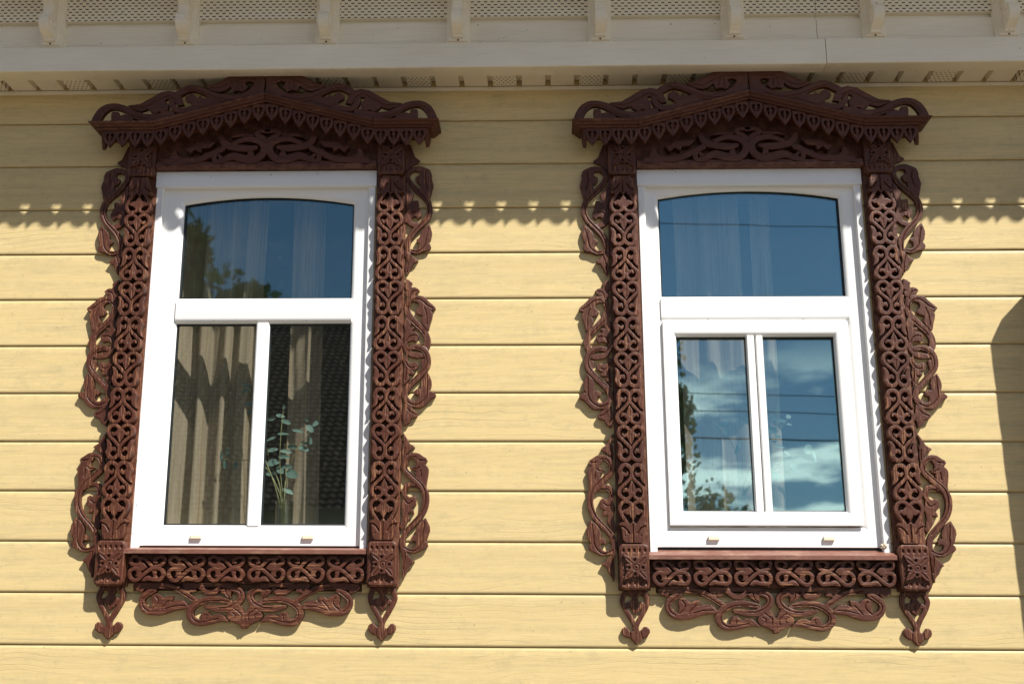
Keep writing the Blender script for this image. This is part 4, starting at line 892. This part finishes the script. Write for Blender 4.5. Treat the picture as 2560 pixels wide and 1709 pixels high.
bouquet(WINL, 320, 780, 2.53, (985, 1330), [[(975, 1150), (960, 950), (968, 760), (985, 600)], [(1000, 1100), (1050, 900), (1130, 790), (1220, 650)], [(960, 1100), (900, 960), (880, 860)], [(960, 1150), (850, 960), (700, 935), (600, 930)], [(930, 1100), (820, 800), (770, 520), (760, 450)], [(990, 1150), (1000, 950), (990, 830)]],
    [(965,655,28,12,10),(910,675,27,10,-10),(1000,693,32,14,20),(980,768,38,9,4),(905,800,36,12,-15),(915,870,32,14,-10),(1000,880,37,12,5),(985,913,40,13,3),(918,950,42,24,-8),(905,1020,32,16,0),(962,997,32,22,40),(1008,975,32,14,0),(1035,1022,42,28,25),(1010,1130,38,18,25),(1040,850,30,16,0),(1110,862,36,20,20),(1120,828,30,10,10),(1155,810,10,27,-10),(1075,750,37,10,12),(1152,737,28,20,45),(1185,705,21,22,0),(1135,682,16,8,30),(755,462,27,14,0),(745,495,32,16,-15),(765,580,24,18,0),(772,632,14,18,10),(628,880,15,27,20),(590,910,9,30,5),(612,965,13,30,-10),(680,970,11,32,8),(985,600,9,14,0)],
    'eucalyptus stems in a glass vase behind the right dark lower pane', .115)
bouquet(WINR, 1560, 780, 2.45, (700, 1210), [[(700, 1100), (690, 880), (620, 740), (545, 665)], [(760, 1050), (900, 900), (930, 760), (950, 550)], [(740, 1100), (900, 980), (1000, 880), (1110, 880)], [(750, 1000), (920, 760), (1010, 640)]],
    [(600,688,42,13,-30),(632,682,16,22,20),(625,735,13,24,0),(940,600,14,18,0),(915,650,32,9,5),(915,722,32,22,30),(965,662,26,10,10),(1010,685,22,8,12),(1008,640,16,16,0),(945,762,19,9,0),(920,792,19,8,0),(955,822,30,8,10),(1000,862,22,8,30),(1130,840,27,30,20),(1165,882,10,42,-10),(1045,945,27,16,30),(930,1000,20,30,-30),(690,850,20,12,-60),(700,820,22,12,-50)],
    'pale eucalyptus stems in a glass vase behind the sash with mirrored clouds', .115)

# ================================================================== ADDED SHADE SCREEN beside the house (outside the picture, shaped to shade the wall's right edge)
gd = .26; gx = 1.808+.99*gd; gz = 2.815+1.80*gd
screen = house_empty('shade_screen', gx, 0, 0); tag(screen, 'added unseen plank gate with a gabled top, at the right beside the house', 'screen')
for k in range(7):
    MB().box(.06+k*.150, .06+k*.150+.147, -gd+.004, -gd+.030, .1, gz-.02, .002).obj('plank', M['logwall'], screen)
for q in (0, 1.10): MB().prism([(q+.012, 0), (q+.075, 0), (q+.06, gz-.05), (q-.004, gz-.05)] if q == 0 else [(q, 0), (q+.1, 0), (q+.1, gz), (q, gz)], -gd-.012, -gd+.035).obj('screen_post', M['logwall'], screen)
MB().prism([(-.004, gz-.06), (-.006, gz-.03), (.004, gz), (.030, gz+.045), (.06, gz+.075), (.60, gz+.62), (1.20, gz), (1.20, gz-.06)], -gd-.012, -gd+.012).obj('screen_top', M['logwall'], screen)
# ================================================================== ACROSS THE STREET (seen mirrored in the glass)
nb = empty('neighbour_house', (-8.7, -15.5, 0)); tag(nb, 'one-storey house with dark tiled roof mirrored in the dark lower panes', 'house')
hx = 6.35; ev, rdg, ye, yr = 3.3, 7.35, 4.0, -1.2
MB().prism_x([(ye-.5, 0), (yr-4.7, 0), (yr-4.7, ev), (ye-.5, ev)], -hx+.4, hx-.4).obj('wall', M['plaster'], nb, sheared=False)
for sg in (-1, 1): MB().prism_x([(ye-.5, ev), (yr-4.7, ev), (yr, rdg-.25)], sg*(hx-.45), sg*(hx-.4)).obj('gable', M['plaster'], nb, sheared=False)
rs = MB(); rows, cols = 44, 96
ang = math.atan2(rdg-ev+.1, ye-yr); L_ = math.hypot(rdg-ev+.1, ye-yr)
v = []; f = []
for i in range(rows):                  # stepped courses of wavy tiles
    for e_, lift in ((0, .03), (1, .0)):
        s_ = (i+e_)/rows
        for j in range(cols*6+1):
            x = -hx+2*hx*j/(cols*6); hgt = lift+.014*math.cos(2*math.pi*j/6)
            v.append((x, ye+(yr-ye)*s_+hgt*math.sin(ang), ev-.1+(rdg-ev+.1)*s_+hgt*math.cos(ang)))
m = cols*6+1
f = [(i*m+j, i*m+j+1, (i+1)*m+j+1, (i+1)*m+j) for i in range(rows*2-1) for j in range(m-1)]
o = place('roof', mesh('roof', v, f, M['rooftile'], 50, False), nb, sheared=False)
MB().prism_x([(yr, rdg+.02), (yr-5, ev-.1), (yr-5, ev-.2), (yr, rdg-.1)], -hx, hx).obj('roof_rear', M['rooftile'], nb, sheared=False)
MB().box(-3.1, -2.5, yr-.9, yr-.35, rdg-1, rdg+.7).obj('chimney', M['logwall'], o, sheared=False)
for wx in (-3.6, -1.2, 1.2, 3.6):
    w_ = MB().box(wx-.5, wx+.5, ye-.5, ye-.46, 1.0, 2.4).obj('window', M['whitewood'], nb, sheared=False)
    for q in (-1, 1): MB().box(wx+q*.23-.2, wx+q*.23+.2, ye-.462, ye-.452, 1.08, 2.32).obj('pane', M['darkglass'], w_, sheared=False)

def tree(x, y, h, r, seed, label, mat, n=5200, base=.30, ls=1.):
    rnd = random.Random(seed); t = empty('tree', (x, y, 0)); tag(t, label, 'tree', 'trees across the street')
    b = MB(); top = Vector((rnd.uniform(-.3, .3), rnd.uniform(-.3, .3), h*.86)); b.tube([(0,0,0), (.05,.02,h*.25), (top.x*.5, top.y*.5, h*.55), tuple(top)], .05*h**.75, 9, .02)
    cl = []
    for k in range(26):
        q = base+(1-base)*rnd.random()**.8; a = rnd.uniform(0, 6.28); ww = r*math.sin(math.pi*min(.97, max(.12, (q-base)/(1-base)*.85+.12)))
        rr = ww*rnd.uniform(.25, .95); c_ = Vector((rr*math.cos(a), rr*math.sin(a), h*q*.95)); cl.append((c_, r*rnd.uniform(.26, .46)))
        if k % 2 == 0: b.tube([(top.x*q*.5, top.y*q*.5, h*q*.72), tuple(c_*.6+Vector((0, 0, h*q*.32))), tuple(c_)], .018*h**.7, 6, .012)
    b.obj('trunk', M['bark'], t, smooth=60, sheared=False)
    v = []; f = []
    for k in range(n):
        c_, cr = cl[rnd.randrange(len(cl))]
        d = Vector((rnd.gauss(0, 1), rnd.gauss(0, 1), rnd.gauss(0, .8))).normalized()*cr*rnd.random()**.4
        p = c_+d; s_ = rnd.uniform(.07, .15)*ls; u = Vector((rnd.gauss(0, 1), rnd.gauss(0, 1), rnd.gauss(0, 1))).normalized(); w = u.orthogonal().normalized()
        i = len(v); v += [p-u*s_, p+w*s_*.55, p+u*s_, p-w*s_*.55]; f.append((i, i+1, i+2, i+3))
    place('crown', mesh('crown', v, f, mat, None, False), t, sheared=False)
tree(-10.0, -24.5, 12.9, 2.7, 11, 'tall leafy tree mirrored at the left of the upper pane above dark panes', M['tree1'], 9000, ls=1.5)
tree(-8.6, -26.0, 11.7, 2.1, 12, 'rounder tree mirrored beside the tall one in the same upper pane', M['tree1'], 9000, ls=1.5)
tree(3.0, -23.5, 9.6, 1.9, 13, 'slender birch mirrored at the left edge of the sash panes', M['tree2'], 4600, .2)
tree(-17, -27, 10, 3.2, 14, 'broad tree behind the far end of the tiled house', M['tree1'], 3600)
for k, (x, y, h, r) in enumerate(((9.0, -50, 6.4, 3.4), (14.5, -54, 6.0, 4.0), (21, -52, 7.2, 3.8), (4.0, -56, 5.4, 3.2))):
    tree(x, y, h, r, 20+k, ['low round tree far across the road, nearest to the birch', 'wide low tree far across the road, second from the right', 'highest of the far low trees, at the right', 'small far tree standing behind the birch'][k], M['tree2'], 2600, .12)

WY = -9.6
for k, x in enumerate((-.55, 26.0)):
    p = empty('utility_pole', (x, WY, 0)); tag(p, ['wooden utility pole at the left end of the street', 'wooden utility pole at the right end of the street'][k], 'utility pole', 'poles along the street')
    MB().tube([(0,0,0), (0,0,7.6)], .13, 12, .09).obj('post', M['pole'], p, smooth=60, sheared=False)
    MB().box(-.06, .06, -.75, .75, 6.86, 6.98).obj('crossarm', M['pole'], p, sheared=False)
for k, (zz, yy, sag) in enumerate(((7.06, .5, .16), (6.99, -.35, .30), (4.92, .12, .3), (4.70, .12, .3), (4.36, .1, .28))):
    pts = [(-.55+26.55*t, WY+yy, zz-sag*4*t*(1-t)) for t in np.linspace(0, 1, 40)]
    tag(MB().tube(pts, .006 if k < 4 else .010, 6).obj('power_line', M['wire'], sheared=False), ['front one of the two highest cables over the street', 'rear one of the two highest cables over the street', 'third highest cable strung between the poles', 'second lowest cable strung between the poles', 'lowest and thickest cable strung between the poles'][k], 'cable', 'cables over the street')
